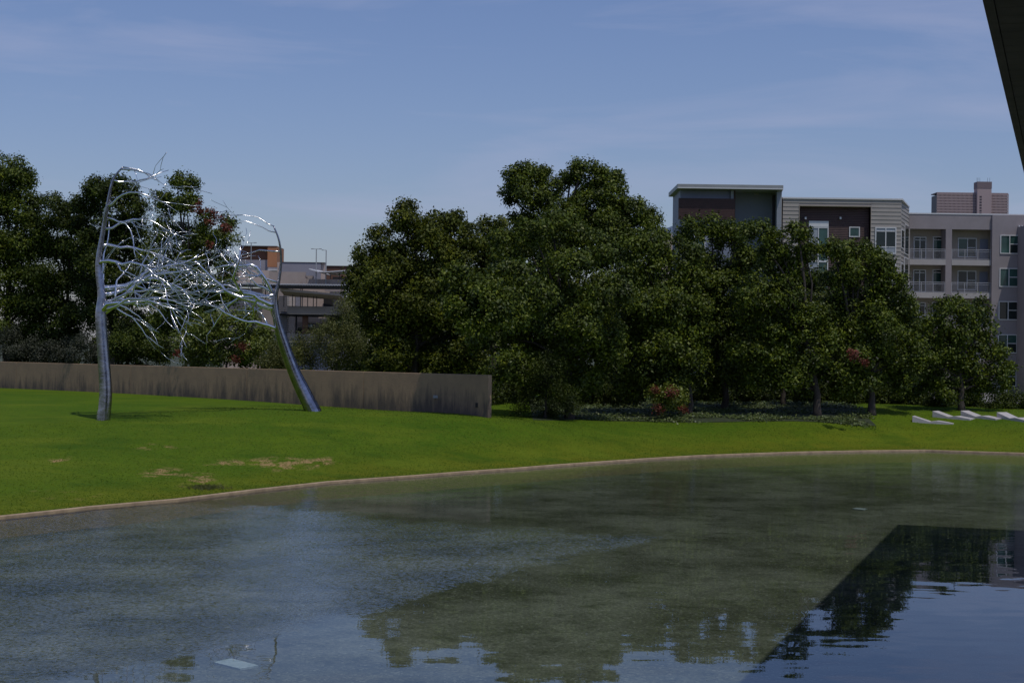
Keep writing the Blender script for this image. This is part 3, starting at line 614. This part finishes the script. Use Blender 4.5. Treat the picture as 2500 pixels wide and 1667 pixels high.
# ------------------------------------------------------------------ museum roof overhead at the right
roof = empty('museum_pavilion', (30, 20, 0)); tag(roof, 'dark flat concrete roof overhang crossing the upper right corner', 'building')
RZ = EYE+5.0; ed = Vector((.348,1,0)).normalized(); en = Vector((ed.y, -ed.x, 0))
cor = Vector((15.85, 49.2, 0)); LEN = 62.0; WID = 30.0
def addr(m, name, mt, kind=None):
    o = m.build(name, mt); o.parent = roof; o.location = -Vector(roof.location)
    if kind: o['kind'] = kind
    return o
def rbox(a0, a1, w0, w1, z0, z1, m):    # a along edge from the corner back, w inward
    P = [cor-ed*a1+en*w0, cor-ed*a1+en*w1, cor-ed*a0+en*w1, cor-ed*a0+en*w0]
    m.hexa([(p.x,p.y,z0) for p in P]+[(p.x,p.y,z1) for p in P]); return m
addr(rbox(0, LEN, 0, WID, RZ+.03, RZ+.75, MB()), 'roof_slab', soffit_m)
addr(rbox(.02, LEN-.02, .02, .155, RZ, RZ+.029, MB()), 'edge_strip', soffit_m)
nb = 0; m = MB(); a = .02
while a < LEN-1:
    rbox(a, a+.58, .17, WID-.1, RZ+.005, RZ+.029, m); a += .6
addr(m, 'soffit_board', soffit_m, 'stuff')
for a in (8, 26, 44):      # forked concrete piers out of view to the right
    m = MB(); c0 = cor-ed*a+en*9.0
    m.tube([c0+Vector((0,0,-.5)), c0+Vector((0,0,5))], [.45,.45], 12)
    for s_ in (-1, 1): m.tube([c0+Vector((0,0,4.8)), c0+ed*s_*3.5+Vector((0,0,RZ+.02))], [.4,.35], 12)
    addr(m, 'pier', soffit_m)
m = rbox(2, LEN-2, 12, 12.3, -.4, RZ+.002, MB()); addr(m, 'glass_wall', glass_d)

# ------------------------------------------------------------------ buildings
def bx(px, D): return W(px, 600, D).x
def bz(py, px, D): return W(px, py, D).z
def sub(root, m, name, mt, parent=None, kind=None, bevel=0, label=None):
    o = m.build(name, mt, bevel=bevel)
    if parent is None: o.parent = root; o.location = -Vector(root.location)
    else: o.parent = parent
    if kind: o['kind'] = kind
    if label: o['label'] = label
    return o
def window(root, x0, x1, z0, z1, y, cols, fr=.105, glass=None, sash=None, depth=.10):
    """white frame standing proud of the wall face y, a pane for every light"""
    n = len(cols); m = MB(); yf = y-depth
    m.box(x0, x1, yf, y+.02, z0, z0+fr); m.box(x0, x1, yf, y+.02, z1-fr, z1)
    m.box(x0, x0+fr, yf, y+.02, z0+fr, z1-fr); m.box(x1-fr, x1, yf, y+.02, z0+fr, z1-fr)
    xe = [x0+fr]; tot = sum(cols); wi = x1-x0-2*fr
    for c in cols: xe.append(xe[-1]+wi*c/tot)
    for xm in xe[1:-1]: m.box(xm-fr*.45, xm+fr*.45, yf, y+.02, z0+fr, z1-fr)
    if sash is None: sash = [None]*n
    for i, s in enumerate(sash):
        if s:
            for q in (s if isinstance(s, (list,tuple)) else [s]):
                zz = z0+(z1-z0)*q; m.box(xe[i]+fr*.45, xe[i+1]-fr*.45, yf+.02, y+.02, zz-fr*.4, zz+fr*.4)
    w_ = sub(root, m, 'window', white)
    for i in range(n):
        s = sash[i]; cuts = [z0+fr] + ([z0+(z1-z0)*q for q in (s if isinstance(s,(list,tuple)) else [s])] if s else []) + [z1-fr]
        for a, b_ in zip(cuts[:-1], cuts[1:]):
            g = glass[i] if isinstance(glass, list) else (glass or glass_d)
            if isinstance(g, tuple): g = g[min(len(g)-1, cuts.index(a))]
            po = MB().box(xe[i], xe[i+1], y-.03, y+.01, a, b_).build('pane', g); po.parent = w_
    return w_
apt = empty('apartment_building', (bx(2200,155), 155, .3)); tag(apt, 'five storey apartment block with dark penthouse, pale siding and grey balcony wing', 'building')
A = lambda m, n, mt, **k: sub(apt, m, n, mt, **k)
DF = 175.0
# --- penthouse block
zt = bz(453, 1780, DF); zf = bz(463.5, 1780, DF)
xl, xr = bx(1650, DF), bx(1907, DF)
m = MB(); m.hexa([(xl,DF-1.0,zf),(xr,DF-1.0,zf),(xr+1.2,DF+9,zf),(xl,DF+9,zf),(xl,DF-1.0,zt),(xr,DF-1.0,zt),(xr+1.2,DF+9,zt),(xl,DF+9,zt)]); A(m, 'roof_fascia', fascia_m, bevel=.02)
m = MB().box(xl, xr, DF-1.05, DF-1.002, zf, zf+.10); A(m, 'drip_edge', white)
zq = bz(485, 1720, DF)
A(MB().box(bx(1661,DF), bx(1783,DF), DF+.6, DF+8.8, 0, zf-.002), 'upper_wall', slate_m)
A(MB().box(bx(1783.5,DF), bx(1790,DF), DF+.2, DF+.7, zq, zf-.002), 'jamb', slate_l)
zb0 = bz(536, 1720, DF)
# brown slatted balcony box
m = MB(); k = 0; z = zb0
while z < zq-.02:
    m.box(bx(1655,DF), bx(1792,DF), DF-.25, DF-.19, z, min(z+.15, zq)); z += .17
A(m, 'brown_slats', brown_m, kind='stuff')
A(MB().box(bx(1656,DF), bx(1791.5,DF), DF-.188, DF+.595, zb0, zq-.01), 'balcony_box', brown_m)
A(MB().box(bx(1661,DF)+.01, bx(1790,DF), DF+.1, DF+.59, 0, zb0-.003), 'lower_wall', slate_m)
window(apt, bx(1668,DF), bx(1722,DF), bz(620,1690,DF), bz(552,1690,DF), DF+.1, [1,1], glass=glass_g)
# dark loggia
A(MB().box(bx(1792.5,DF), bx(1895,DF), DF+3.2, DF+8.8, 0, zf-.004), 'loggia_wall', slate_m)
A(MB().box(bx(1792.5,DF), bx(1796,DF), DF+.65, DF+3.19, 0, zf-.004), 'loggia_side', brown_m)
q = W(1847, 474, DF+3.1); A(MB().box(q.x-.25, q.x+.25, DF+3.05, DF+3.19, q.z-.12, q.z+.12), 'wall_light', fascia_m)
m = MB(); z = zf-.004
while z > 1: m.box(bx(1895.5,DF), bx(1906.5,DF), DF, DF+.9, max(0,z-1.9)+.012, z); z -= 1.9
A(m, 'edge_column', slate_l, kind='stuff')
A(MB().hexa([(bx(1906.6,DF),DF+.02,0),(bx(1907.4,DF),DF+.02,0),(bx(1907,DF)+1.2,DF+8.9,0),(bx(1906.6,DF)+.2,DF+8.9,0),(bx(1906.6,DF),DF+.02,zf),(bx(1907.4,DF),DF+.02,zf),(bx(1907,DF)+1.2,DF+8.9,zf),(bx(1906.6,DF)+.2,DF+8.9,zf)]), 'side_wall', stucco_w)
# --- siding block
DS = 175.6
x0, x1 = bx(1910.5, DS), bx(2200, DS); zt2 = bz(487, 2050, DS)
xa, xb = bx(1951, DS), bx(2125, DS); zrec = bz(504, 2040, DS)
SK = 3.0    # the side wall leans back to the right by this much over its depth
m = MB().hexa([(x0,DS+.8,0),(x1,DS+.8,0),(x1+SK,DS+8.8,0),(x0,DS+8.8,0),(x0,DS+.8,zt2),(x1,DS+.8,zt2),(x1+SK,DS+8.8,zt2),(x0,DS+8.8,zt2)]); A(m, 'block_core', beige_m)
A(MB().box(x0, xa, DS+.04, DS+.79, 0, zt2-.002), 'left_pier', siding_m); A(MB().box(xb, x1-.05, DS+.04, DS+.79, 0, zt2-.002), 'right_pier', siding_m)
A(MB().box(xa+.003, xb-.003, DS+.04, DS+.79, zrec, zt2-.002), 'head_beam', siding_m)
m = MB(); m.hexa([(x0-.05,DS-.12,zt2),(x1+.1,DS-.12,zt2),(x1+SK+.1,DS+8.9,zt2),(x0-.05,DS+8.9,zt2),(x0-.05,DS-.12,zt2+.17),(x1+.1,DS-.12,zt2+.17),(x1+SK+.1,DS+8.9,zt2+.17),(x0-.05,DS+8.9,zt2+.17)]); A(m, 'coping', white)
bh = 9.7/(F/DS)
cache = {}
def board(xa_, xb_, z):
    key = (round(xa_,3), round(xb_,3))
    if key not in cache:
        mm = MB().prism([(xa_-apt.location.x, 0, .012), (xa_-apt.location.x, -.060, .012), (xa_-apt.location.x, -.010, bh), (xa_-apt.location.x, 0, bh)], (xb_-xa_, 0, 0))
        cache[key] = mm.mesh('board')
    o = link('board', cache[key], siding_m, apt); o.location = (0, DS+.04-155, z-apt.location.z)
z = zt2-bh; lower = bz(740, 2050, DS)
while z > lower:
    if z > zrec-.1*bh: board(x0, x1, z)
    else: board(x0, xa-.06, z); board(xb+.06, x1, z)
    z -= bh
# side wall boards (leaning plane)
sd = Vector((SK, 8.0, 0)); sl_ = sd.length; sd.normalize(); sn = Vector((sd.y, -sd.x, 0))
z = zt2-bh
bm_side = None
while z > lower:
    if bm_side is None:
        b = MB(); s0 = Vector((x1+.004, DS+.8, 0))-Vector((apt.location.x, 155, 0)) - sd*.75
        e0 = s0+sd*(sl_+.6)
        b.hexa([tuple(s0+Vector((0,0,.012))), tuple(s0+sn*.06+Vector((0,0,.012))), tuple(e0+sn*.06+Vector((0,0,.012))), tuple(e0+Vector((0,0,.012))),
                tuple(s0+Vector((0,0,bh))), tuple(s0+sn*.012+Vector((0,0,bh))), tuple(e0+sn*.012+Vector((0,0,bh))), tuple(e0+Vector((0,0,bh)))])
        bm_side = b.mesh('board')
    o = link('board', bm_side, siding_m, apt); o.location = (0, 0, z-apt.location.z); z -= bh
def side_win(f0, f1, z0, z1):
    s = Vector((x1+.07, DS+.8, 0))-sd*.75; a = s+sd*(sl_*f0); c = s+sd*(sl_*f1)
    m = MB(); m.hexa([tuple(a+Vector((0,0,z0))), tuple(a+sn*.07+Vector((0,0,z0))), tuple(c+sn*.07+Vector((0,0,z0))), tuple(c+Vector((0,0,z0))), tuple(a+Vector((0,0,z1))), tuple(a+sn*.07+Vector((0,0,z1))), tuple(c+sn*.07+Vector((0,0,z1))), tuple(c+Vector((0,0,z1)))])
    w_ = A(m, 'window', white); g = sd*.12
    m = MB(); a = a+g+sn*.072; c = c-g+sn*.072
    m.hexa([tuple(a+Vector((0,0,z0+.1))), tuple(a+sn*.01+Vector((0,0,z0+.1))), tuple(c+sn*.01+Vector((0,0,z0+.1))), tuple(c+Vector((0,0,z0+.1))), tuple(a+Vector((0,0,z1-.1))), tuple(a+sn*.01+Vector((0,0,z1-.1))), tuple(c+sn*.01+Vector((0,0,z1-.1))), tuple(c+Vector((0,0,z1-.1)))])
    po = m.build('pane', glass_d); po.parent = w_
for k in range(3):
    dz = k*81; side_win(.18, .42, bz(606+dz,2205,DS+2), bz(560+dz,2205,DS+2)); side_win(.55, .95, bz(620+dz,2211,DS+5), bz(547+dz,2211,DS+5))
# recess frame, brown siding, its windows
A(MB().box(xa-.05, xa, DS-.06, DS+.78, 0, zrec+.14), 'recess_trim', beige_m); A(MB().box(xb, xb+.05, DS-.06, DS+.78, 0, zrec+.14), 'recess_trim', beige_m)
A(MB().box(xa, xb, DS-.06, DS+.039, zrec-.003, zrec+.14), 'recess_trim', beige_m)
m = MB(); z = zrec-.2
while z > lower-4: m.prism([(xa+.003,DS+.797,z),(xa+.003,DS+.74,z),(xa+.003,DS+.785,z+.17),(xa+.003,DS+.797,z+.17)], (xb-xa-.006,0,0)); z -= .19
A(m, 'brown_boards', brown_m, kind='stuff')
yb = DS+.74
for dz in (0, 83):
    a, c = bz(638+dz,1998,yb), bz(555+dz,1998,yb)
    window(apt, bx(1974,yb), bx(2022,yb), a, c, yb, [1,1.05], glass=[(glass_d,glass_b),(glass_g,)], sash=[.35,None])
A(MB().box(bx(1974,yb), bx(2022,yb), yb-.12, yb, bz(554.5,1998,yb), bz(540,1998,yb)), 'window_spandrel', white)
window(apt, bx(2072.5,yb), bx(2098.5,yb), bz(579,2085,yb), bz(554,2085,yb), yb, [1], glass=glass_g)
for px in (1966, 2051):
    q = W(px, 533, yb); A(MB().box(q.x-.09, q.x+.09, yb-.3, yb, q.z-.12, q.z+.12), 'wall_light', white)
for dz in (0, 81, 162):
    window(apt, bx(2136,DS), bx(2187.5,DS), bz(620+dz,2160,DS), bz(555+dz,2160,DS), DS-.02, [1,1], glass=[(glass_b,glass_d,glass_b),(glass_b,glass_d,glass_b)], sash=[[.26,.85],[.26,.85]], fr=.11)
# --- grey balcony block
DG = 184.5; xg0, xg1 = bx(2219, DG), bx(2640, DG)
zr = bz(524, 2330, DG); ST = 80.6/(F/DG)
zo_t = bz(559.5, 2300, DG); zo_b = bz(633.5, 2300, DG); sb = bz(647, 2300, DG)
xA0, xA1, xB0, xB1 = bx(2221,DG), bx(2309,DG), bx(2324,DG), bx(2420,DG)
A(MB().box(xg0, xB1, DG, DG+.4, zo_t, zr), 'parapet', stucco_g)
A(MB().box(xg0-.03, xg1, DG-.06, DG+12, zr, zr+.14), 'coping', white)
A(MB().box(xB1+.003, xg1, DG-.35, DG+.4, 0, zr-.002), 'right_wall', stucco_g)
A(MB().box(xA1, xB0, DG+.002, DG+2.0, 0, zo_t-.002), 'pilaster', stucco_g)
A(MB().box(xg0, xg1, DG+2.0, DG+12, 0, zr-.004), 'inner_wall', beige_m)
A(MB().box(xg0-.25, xA0, DG+.003, DG+1.99, 0, zo_t-.002), 'end_wall', stucco_w)
A(MB().box(xg0-.22, xg0-.02, DG-.12, DG-.002, zo_t-1, zo_t+.8), 'downpipe_head', dark_m)
for fl in range(5):
    o_ = -fl*ST; zt_, zb_ = zo_t+o_, zo_b+o_
    if fl: zt_ = sb+o_+ST-.0
    for xs_, xe_, wins in ((xA0+.003, xA1-.003, 'A'), (xB0+.003, xB1-.003, 'B')):
        if fl < 4: A(MB().box(xs_, xe_, DG-.03, DG+1.99, sb+o_, zb_), 'balcony_slab', stucco_w)
        # railing
        r_ = MB(); r_.box(xs_, xe_, DG+.05, DG+.10, zb_+1.14, zb_+1.21); r_.box(xs_, xe_, DG+.05, DG+.10, zb_+.95, zb_+1.0); r_.box(xs_, xe_, DG+.05, DG+.10, zb_+.06, zb_+.11)
        ro = A(r_, 'railing', rail_m)
        ps = MB(); x = xs_+.06
        while x < xe_: ps.box(x, x+.02, DG+.065, DG+.085, zb_+.11, zb_+.95); x += .125
        po = ps.build('balusters', rail_m); po['kind'] = 'stuff'; po.parent = ro
        for f in (.0, .33, .66, .985):
            xx = xs_+(xe_-xs_)*f; po = MB().box(xx, xx+.06, DG+.04, DG+.11, zb_, zb_+1.14).build('railing_post', rail_m); po.parent = ro
        yi = DG+1.99
        if wins == 'A':
            window(apt, bx(2230,yi), bx(2261,yi), zb_+.05, zb_+2.72, yi, [1,1], sash=[.86,.86], glass=glass_d)
            window(apt, bx(2277,yi), bx(2301,yi), zb_+.05, zb_+2.78, yi, [1], sash=[[.38,.86]], glass=[(glass_d,glass_g,glass_d)])
        else:
            window(apt, bx(2338,yi), bx(2384,yi), zb_+.4, zb_+2.66, yi, [1,.95], sash=[None,.5], glass=[glass_g if fl == 0 else glass_d, glass_d])
            A(MB().box(bx(2392,yi), bx(2412,yi), yi-.03, yi, zb_+.01, zb_+2.55), 'door', slate_m)
            A(MB().box(bx(2417,yi), bx(2419,yi), yi-1.0, yi-.8, zb_+1.6, zb_+1.8), 'wall_light', dark_m)
    gp = [[glass_g,(glass_d,glass_g)],[glass_g,(glass_g,glass_g)],[glass_d,glass_d],[glass_g,(glass_d,glass_g)],[glass_d,glass_d]][fl]
    yw = DG-.35; zc0, zc1 = bz(620,2465,yw)+o_, bz(574,2465,yw)+o_
    window(apt, bx(2441.5-fl*1.0,yw), bx(2489-fl*1.0,yw), zc0, zc1, yw, [.95,1], sash=[None,.52], glass=gp, fr=.1)
q = W(2487, 553, DG-.4)
for k in range(2): A(MB().box(q.x+k*.35-.07, q.x+k*.35+.07, DG-.65, DG-.352, q.z-.1, q.z+.1), 'wall_light', white)
A(MB().box(bx(2512,DG-4.4), xg1, DG-4.4, DG-.36, 0, bz(548,2512,DG-4.4)), 'projecting_bay', stucco_g)
# patio rail and chairs at the foot of the block
fz = empty('patio_rail', (bx(2440,128), 128, tz(bx(2440,128),128))); tag(fz, 'thin white metal rail in front of the grey block, above the hedge', 'railing')
z0 = bz(985,2470,128); z1_ = bz(972,2470,128); xa_, xb_ = bx(2438,128), bx(2700,128)
m = MB().box(xa_, xb_, 128, 128.06, z1_-.06, z1_); sub(fz, m, 'top_rail', white)
m = MB(); x = xa_
while x < xb_: m.box(x, x+.05, 128, 128.05, fz.location.z-.1, z1_-.06); x += 1.3
sub(fz, m, 'posts', rail_m, kind='stuff')
fz2 = MB(); x = xa_
tag(MB().box(bx(2380,135), bx(2800,135), 131, 184, -.5, bz(993,2470,133)).build('patio', stucco_w), kind='structure')
ptz = bz(993,2470,133)
def patio_chair(px, py, D, label, k):
    base = W(px, py, D); base.z = ptz; r = empty('patio_chair', base); tag(r, label, 'chair', 'white patio chairs behind the rail')
    for sx in (-.25,.25):
        for sy in (-.25,.25):
            o = MB().box(sx-.03, sx+.03, sy-.03, sy+.03, 0, .45).build('leg', white); o.parent = r
    o = MB().box(-.3,.3,-.3,.3,.45,.52).build('seat', white, bevel=.02); o.parent = r
    o = MB().hexa([(-.3,.25,.52),(.3,.25,.52),(.3,.3,.52),(-.3,.3,.52),(-.27,.38,1.05),(.27,.38,1.05),(.27,.43,1.05),(-.27,.43,1.05)]).build('backrest', white); o.parent = r
    for sx in (-.33,.33):
        o = MB().box(sx-.03, sx+.03, -.28,.3,.68,.73).build('armrest', white); o.parent = r
    r.rotation_euler = (0,0,k); r.scale = (1.3,)*3
patio_chair(2466, 985, 133, 'white patio chair standing upright by the rail, the more visible one', 1.2)
patio_chair(2443, 985, 134, 'white patio chair half hidden by the oak leaves', -.6)

# --- distant pink office tower
DT = 2160.0; tw = empty('office_tower', (bx(2372,DT), DT, 0)); tag(tw, 'distant pinkish high rise with a central shaft above the grey roof', 'building')
T = lambda m, n, mt, **k: sub(tw, m, n, mt, **k)
xl, xr = bx(2286,DT), bx(2460,DT); zt = bz(473,2370,DT); xs0, xs1 = bx(2381.5,DT), bx(2416,DT); zs = bz(445,2400,DT)
T(MB().box(xl+.5, xr-.5, DT+1, DT+30, 0, zt-2), 'glazing', tower_w)
m = MB(); nfl = int((zt-60)/3.75)
for k in range(nfl): m.box(xl, xr, DT+.2, DT+1.2, zt-3.75*k-1.9, zt-3.75*k)
T(m, 'floor_bands', tower_m, kind='stuff')
m = MB(); x = xl
while x < xr: m.box(x, x+.85, DT, DT+1.1, 60, zt+.1); x += 1.75
T(m, 'piers', tower_m, kind='stuff')
T(MB().box(xl, xr, DT-.02, DT+31, zt+.1, zt+1.4), 'roof_edge', tower_m)
T(MB().box(xs0, xs1, DT-6, DT+10, 0, zs-9), 'shaft', tower_m)
T(MB().box(xs0-.3, xs1+.3, DT-6.3, DT+10.3, zs-9+.01, zs), 'shaft_cap', mat('tower_cap', base=(.20,.155,.16), var=.05, scale=.05))
m = MB()
for k in range(14): z = zt-6-3.75*k*1.0; m.box(xs0+3, xs0+6, DT-6.1, DT-5.9, z, z+2.4)
T(m, 'shaft_windows', tower_w, kind='stuff')
m = MB()
for f in (.05,.12,.25,.8,.95): m.box(xs0+(xs1-xs0)*f, xs0+(xs1-xs0)*f+.25, DT, DT+.3, zs, zs+6)
T(m, 'antennas', steel_d, kind='stuff')
# --- small blue glass building left of the penthouse
DB = 620.0; gb = empty('glass_building', (bx(1630,DB), DB, 0)); tag(gb, 'small far blue glass building peeking beside the penthouse', 'building')
xa_, xb_ = bx(1612,DB), bx(1656,DB); zt = bz(545,1630,DB)
sub(gb, MB().hexa([(xa_,DB,0),(xb_,DB,0),(xb_,DB+15,0),(xa_,DB+15,0),(xa_,DB,zt-3),(xb_,DB,zt),(xb_,DB+15,zt),(xa_,DB+15,zt-3)]), 'wall', bluegl)
m = MB()
for k in range(5): m.box(xa_, xb_, DB-.2, DB-.01, zt-6-3.4*k, zt-5.6-3.4*k)
for k in range(6): m.box(xa_+k*1.4, xa_+k*1.4+.2, DB-.15, DB-.012, 0, zt-3.2)
sub(gb, m, 'mullions', fascia_m, kind='stuff')
sub(gb, MB().box(bx(1600,DB), bx(1648,DB), DB-20, DB-6, 0, bz(572,1630,DB-20)), 'podium', gar_p)
q = W(1646, 545, DB); sub(gb, MB().tube([(q.x,DB+3,zt-2),(q.x,DB+3,bz(521,1646,DB))], [.15,.06], 6), 'mast', steel_d)

# --- parking garage
DP = 280.0; gar = empty('parking_garage', (bx(740,DP), DP, 0)); tag(gar, 'open concrete parking garage with shade canopies behind the leaning metal tree', 'building')
Gp = lambda m, n, mt, **k: sub(gar, m, n, mt, **k)
def gb_(px0, px1, py0, py1, name, mt, d0=0, dep=6, pxm=None, **k):
    D = DP+d0; pm = pxm or (px0+px1)/2
    return Gp(MB().box(W(px0,(py0+py1)/2,D).x, W(px1,(py0+py1)/2,D).x, D, D+dep, bz(py1,pm,D), bz(py0,pm,D)), name, mt, **k)
z_lo = 918
gb_(586,652.5,601,634,'brick_tower_side', brick_d, 18, 8); gb_(653,676,602,652,'brick_tower', brick_l, 17, 9)  # one orange block: browner left face, brighter right face, light put into the colours
gb_(586,676,600,602,'tower_coping', steel_d, 16.9, 9.2)
gb_(580,651,634.3,660,'grey_panel', gar_g, 17.8, 8); gb_(598,600,634,660,'panel_joint', white, 17.6,.15); gb_(651.5,653,634,662,'panel_joint', white, 17.5,.25)
gb_(654,676,652.5,657,'louvre', gar_g, 17,8); gb_(653.5,677,657.2,661,'ledge', white, 16.8,8)
gb_(540,656.5,659.5,693,'ramp_wall_left', gar_p, 10, 5)
gb_(677,792.5,641,700,'stair_wall', gar_p, 14, 2); gb_(684,783,641.5,685,'stair_wall_face', gar_g, 13.6, .38); gb_(683,793,640,641.3,'stair_wall_coping', steel_d, 13.5, 3)
gb_(657,746,663.5,696,'deck_parapet', gar_m, 6, .6); gb_(746.3,765,673.5,700,'deck_parapet', gar_m, 6.3, .6)
gb_(738,748,679,697,'parapet_pier', gar_m, 4.9, 1); gb_(748.3,860,682,697,'roof_parapet', gar_m, 5, .6)
gb_(785,900,650.5,682,'brick_wall', brick_d, 30, 5); gb_(785,900,649,650.4,'brick_wall_coping', steel_d, 29.8, 5.4)
gb_(812,858,676,683,'dark_bay', dark_m, 12, 6)
# folded white canopy on the roof deck
D = DP+3; P = [(754,655.5),(776,662),(800,662.5),(847,659),(874,665.5)]; m = MB()
for (a, b_), (c, d) in zip(P[:-1], P[1:]):
    u, v = W(a,b_,D), W(c,d,D); m.hexa([(u.x,D,u.z-.14),(v.x,D,v.z-.14),(v.x+1.5,D+7,v.z-.55),(u.x+1.5,D+7,u.z-.2),(u.x,D,u.z),(v.x,D,v.z),(v.x+1.5,D+7,v.z-.4),(u.x+1.5,D+7,u.z-.05)])
Gp(m, 'roof_canopy', white)
for px in (807, 829.5): gb_(px-.9,px+.9,663,684,'canopy_post', steel_d, 5.8,.15)
# long ribbed canopy
gb_(560,843,694.5,697,'canopy_roof', gar_g, -6, 6); gb_(631,843,697.2,703.5,'canopy_beam', steel_d, -5.5, 4); gb_(560,631,697.2,699,'canopy_beam', gar_g, -5.5, 4)
x = 568
while x < 843: gb_(x,x+4.2,692.6,694.6,'canopy_rib', white, -6.2, 6, pxm=700); x += 6.6
D = DP-4.5; u, v = W(684,703,D), W(833,718.5,D); m = MB().hexa([(u.x,D,u.z-.5),(v.x,D,v.z-.25),(v.x,D+6,v.z-.9),(u.x,D+6,u.z-1.2),(u.x,D,u.z-.02),(v.x,D,v.z),(v.x,D+6,v.z-.5),(u.x,D+6,u.z-.8)])
Gp(m, 'sloping_canopy', gar_p)
gb_(545,655,703.6,z_lo,'left_wing_wall', gar_p, 14, 1)
for px in (575,615,648): gb_(px-.9,px+.9,699.3,749,'canopy_post', steel_d, -1,.14, pxm=px)
for px in (674,693,714,734,738,751,765,773): gb_(px-.9,px+.9,704 if px < 750 else 711,749,'canopy_post', steel_d, -1,.14, pxm=px)
gb_(655,842,703.6,748,'back_wall', gar_p, 14, 1); gb_(722,733,712,748,'back_door', gar_g, 13.8,.15); gb_(790,812,722,748,'dark_bay', dark_m, 12, 1.5)
gb_(793,842,697.2,712,'upper_spandrel', gar_m, 4, .5)
# floors
gb_(701,860,748,767,'spandrel', gar_m, 0, .5); gb_(680,860,767.2,770.5,'slab_edge', dark_m, .2, 14)
gb_(701,860,815.5,834.5,'spandrel', gar_m, 0, .5); gb_(640,860,835,z_lo,'lower_wall', gar_g, .3, 10)
gb_(738,751,771,815.5,'column', brick_d, 1.5, 1); gb_(721,724.5,771,815.5,'column', dark_m, 1.2, .5)
gb_(640,860,771,815,'back_wall', gar_p, 17, .5); gb_(800,860,771,815.5,'column', dark_m, 8, 1)
gb_(640,700,703.8,834,'stair_core', gar_m, 3, 3)
for k in range(22):
    y = 722+k*5.0
    gb_(681,701-.3,y,y+2.2,'louvre_slat', gar_g, 2.6,.35, pxm=690)
for k in range(9):
    y = 772+k*5.0; gb_(701.5,719,y,y+2.4,'louvre_slat', gar_m, .8,.3, pxm=710)
for k in range(6):
    y = 718+k*5.0; gb_(700,719,y,y+1.6,'louvre_slat', white, 2.6,.3, pxm=710)
m = MB()
for k in range(40):
    q = W(724.5+k*1.8, 800, DP+13); m.box(q.x-.025, q.x+.025, DP+13, DP+13.05, bz(815,760,DP+13), bz(786,760,DP+13))
Gp(m, 'fence_bars', steel_d, kind='stuff')
# dark off road car inside the garage
DC = DP+4; cb = W(756, 815, DC); car = empty('parked_car', cb); tag(car, 'dark boxy off road car parked inside the garage opening', 'car')
side = [(-2.1,.45),(-2.1,.95),(-1.9,1.08),(-.75,1.16),(-.35,1.75),(-.1,1.82),(2.0,1.8),(2.15,1.1),(2.15,.45)]
o = MB().prism([(x, -.85, z) for x, z in side], (0,1.7,0)).build('body', car_m, bevel=.05); o.parent = car
o = MB().prism([(x, -.862, z) for x, z in [(-.62,1.2),(-.33,1.66),(.55,1.66),(.55,1.2)]], (0,.01,0)).build('side_window', glass_b); o.parent = car
o = MB().prism([(x, -.862, z) for x, z in [(.65,1.2),(.65,1.66),(1.9,1.66),(2.0,1.2)]], (0,.01,0)).build('side_window', glass_d); o.parent = car
for x in (-1.35,1.35):
    for y in (-.88,.68):
        o = MB().tube([(x,y,.4),(x,y+.22,.4)], [.4,.4], 16).build('wheel', tyre_m); o.parent = car
o = MB().box(-2.3,-2.11,-.8,.8,.5,.66).build('bumper', steel_d); o.parent = car
# street lamps on the roof deck
def lamp(px, ytop, ybot, D, dbl, label):
    b0 = W(px, ybot, D); t0 = W(px, ytop, D); r = empty('street_lamp', b0); tag(r, label, 'street lamp', 'lamp posts on the garage roof'); h = t0.z-b0.z
    o = MB().tube([(0,0,-1.2),(0,0,h)], [.11,.08], 8).build('pole', fascia_m); o.parent = r
    arms = (-1,1) if dbl else (-1,)
    for s in arms:
        o = MB().box(min(0,s*.55), max(0,s*.55), -.04,.04, h-.05, h+.03).build('arm', fascia_m); o.parent = r
        o = MB().box(s*.5 if s > 0 else -1.0*(.95 if dbl else .8), (.95 if s > 0 else -.5), -.15,.15,h-.04,h+.08).build('lamp_head', fascia_m); o.parent = r
lamp(771.5, 608, 682, DP+4.3, True, 'double headed lamp post on the garage roof right of centre')
lamp(795.5, 611, 682, DP+4.4, False, 'single headed lamp post beside the double headed one')
lamp(612, 593, 694, DP+4.5, True, 'double headed lamp post in front of the orange panel tower')
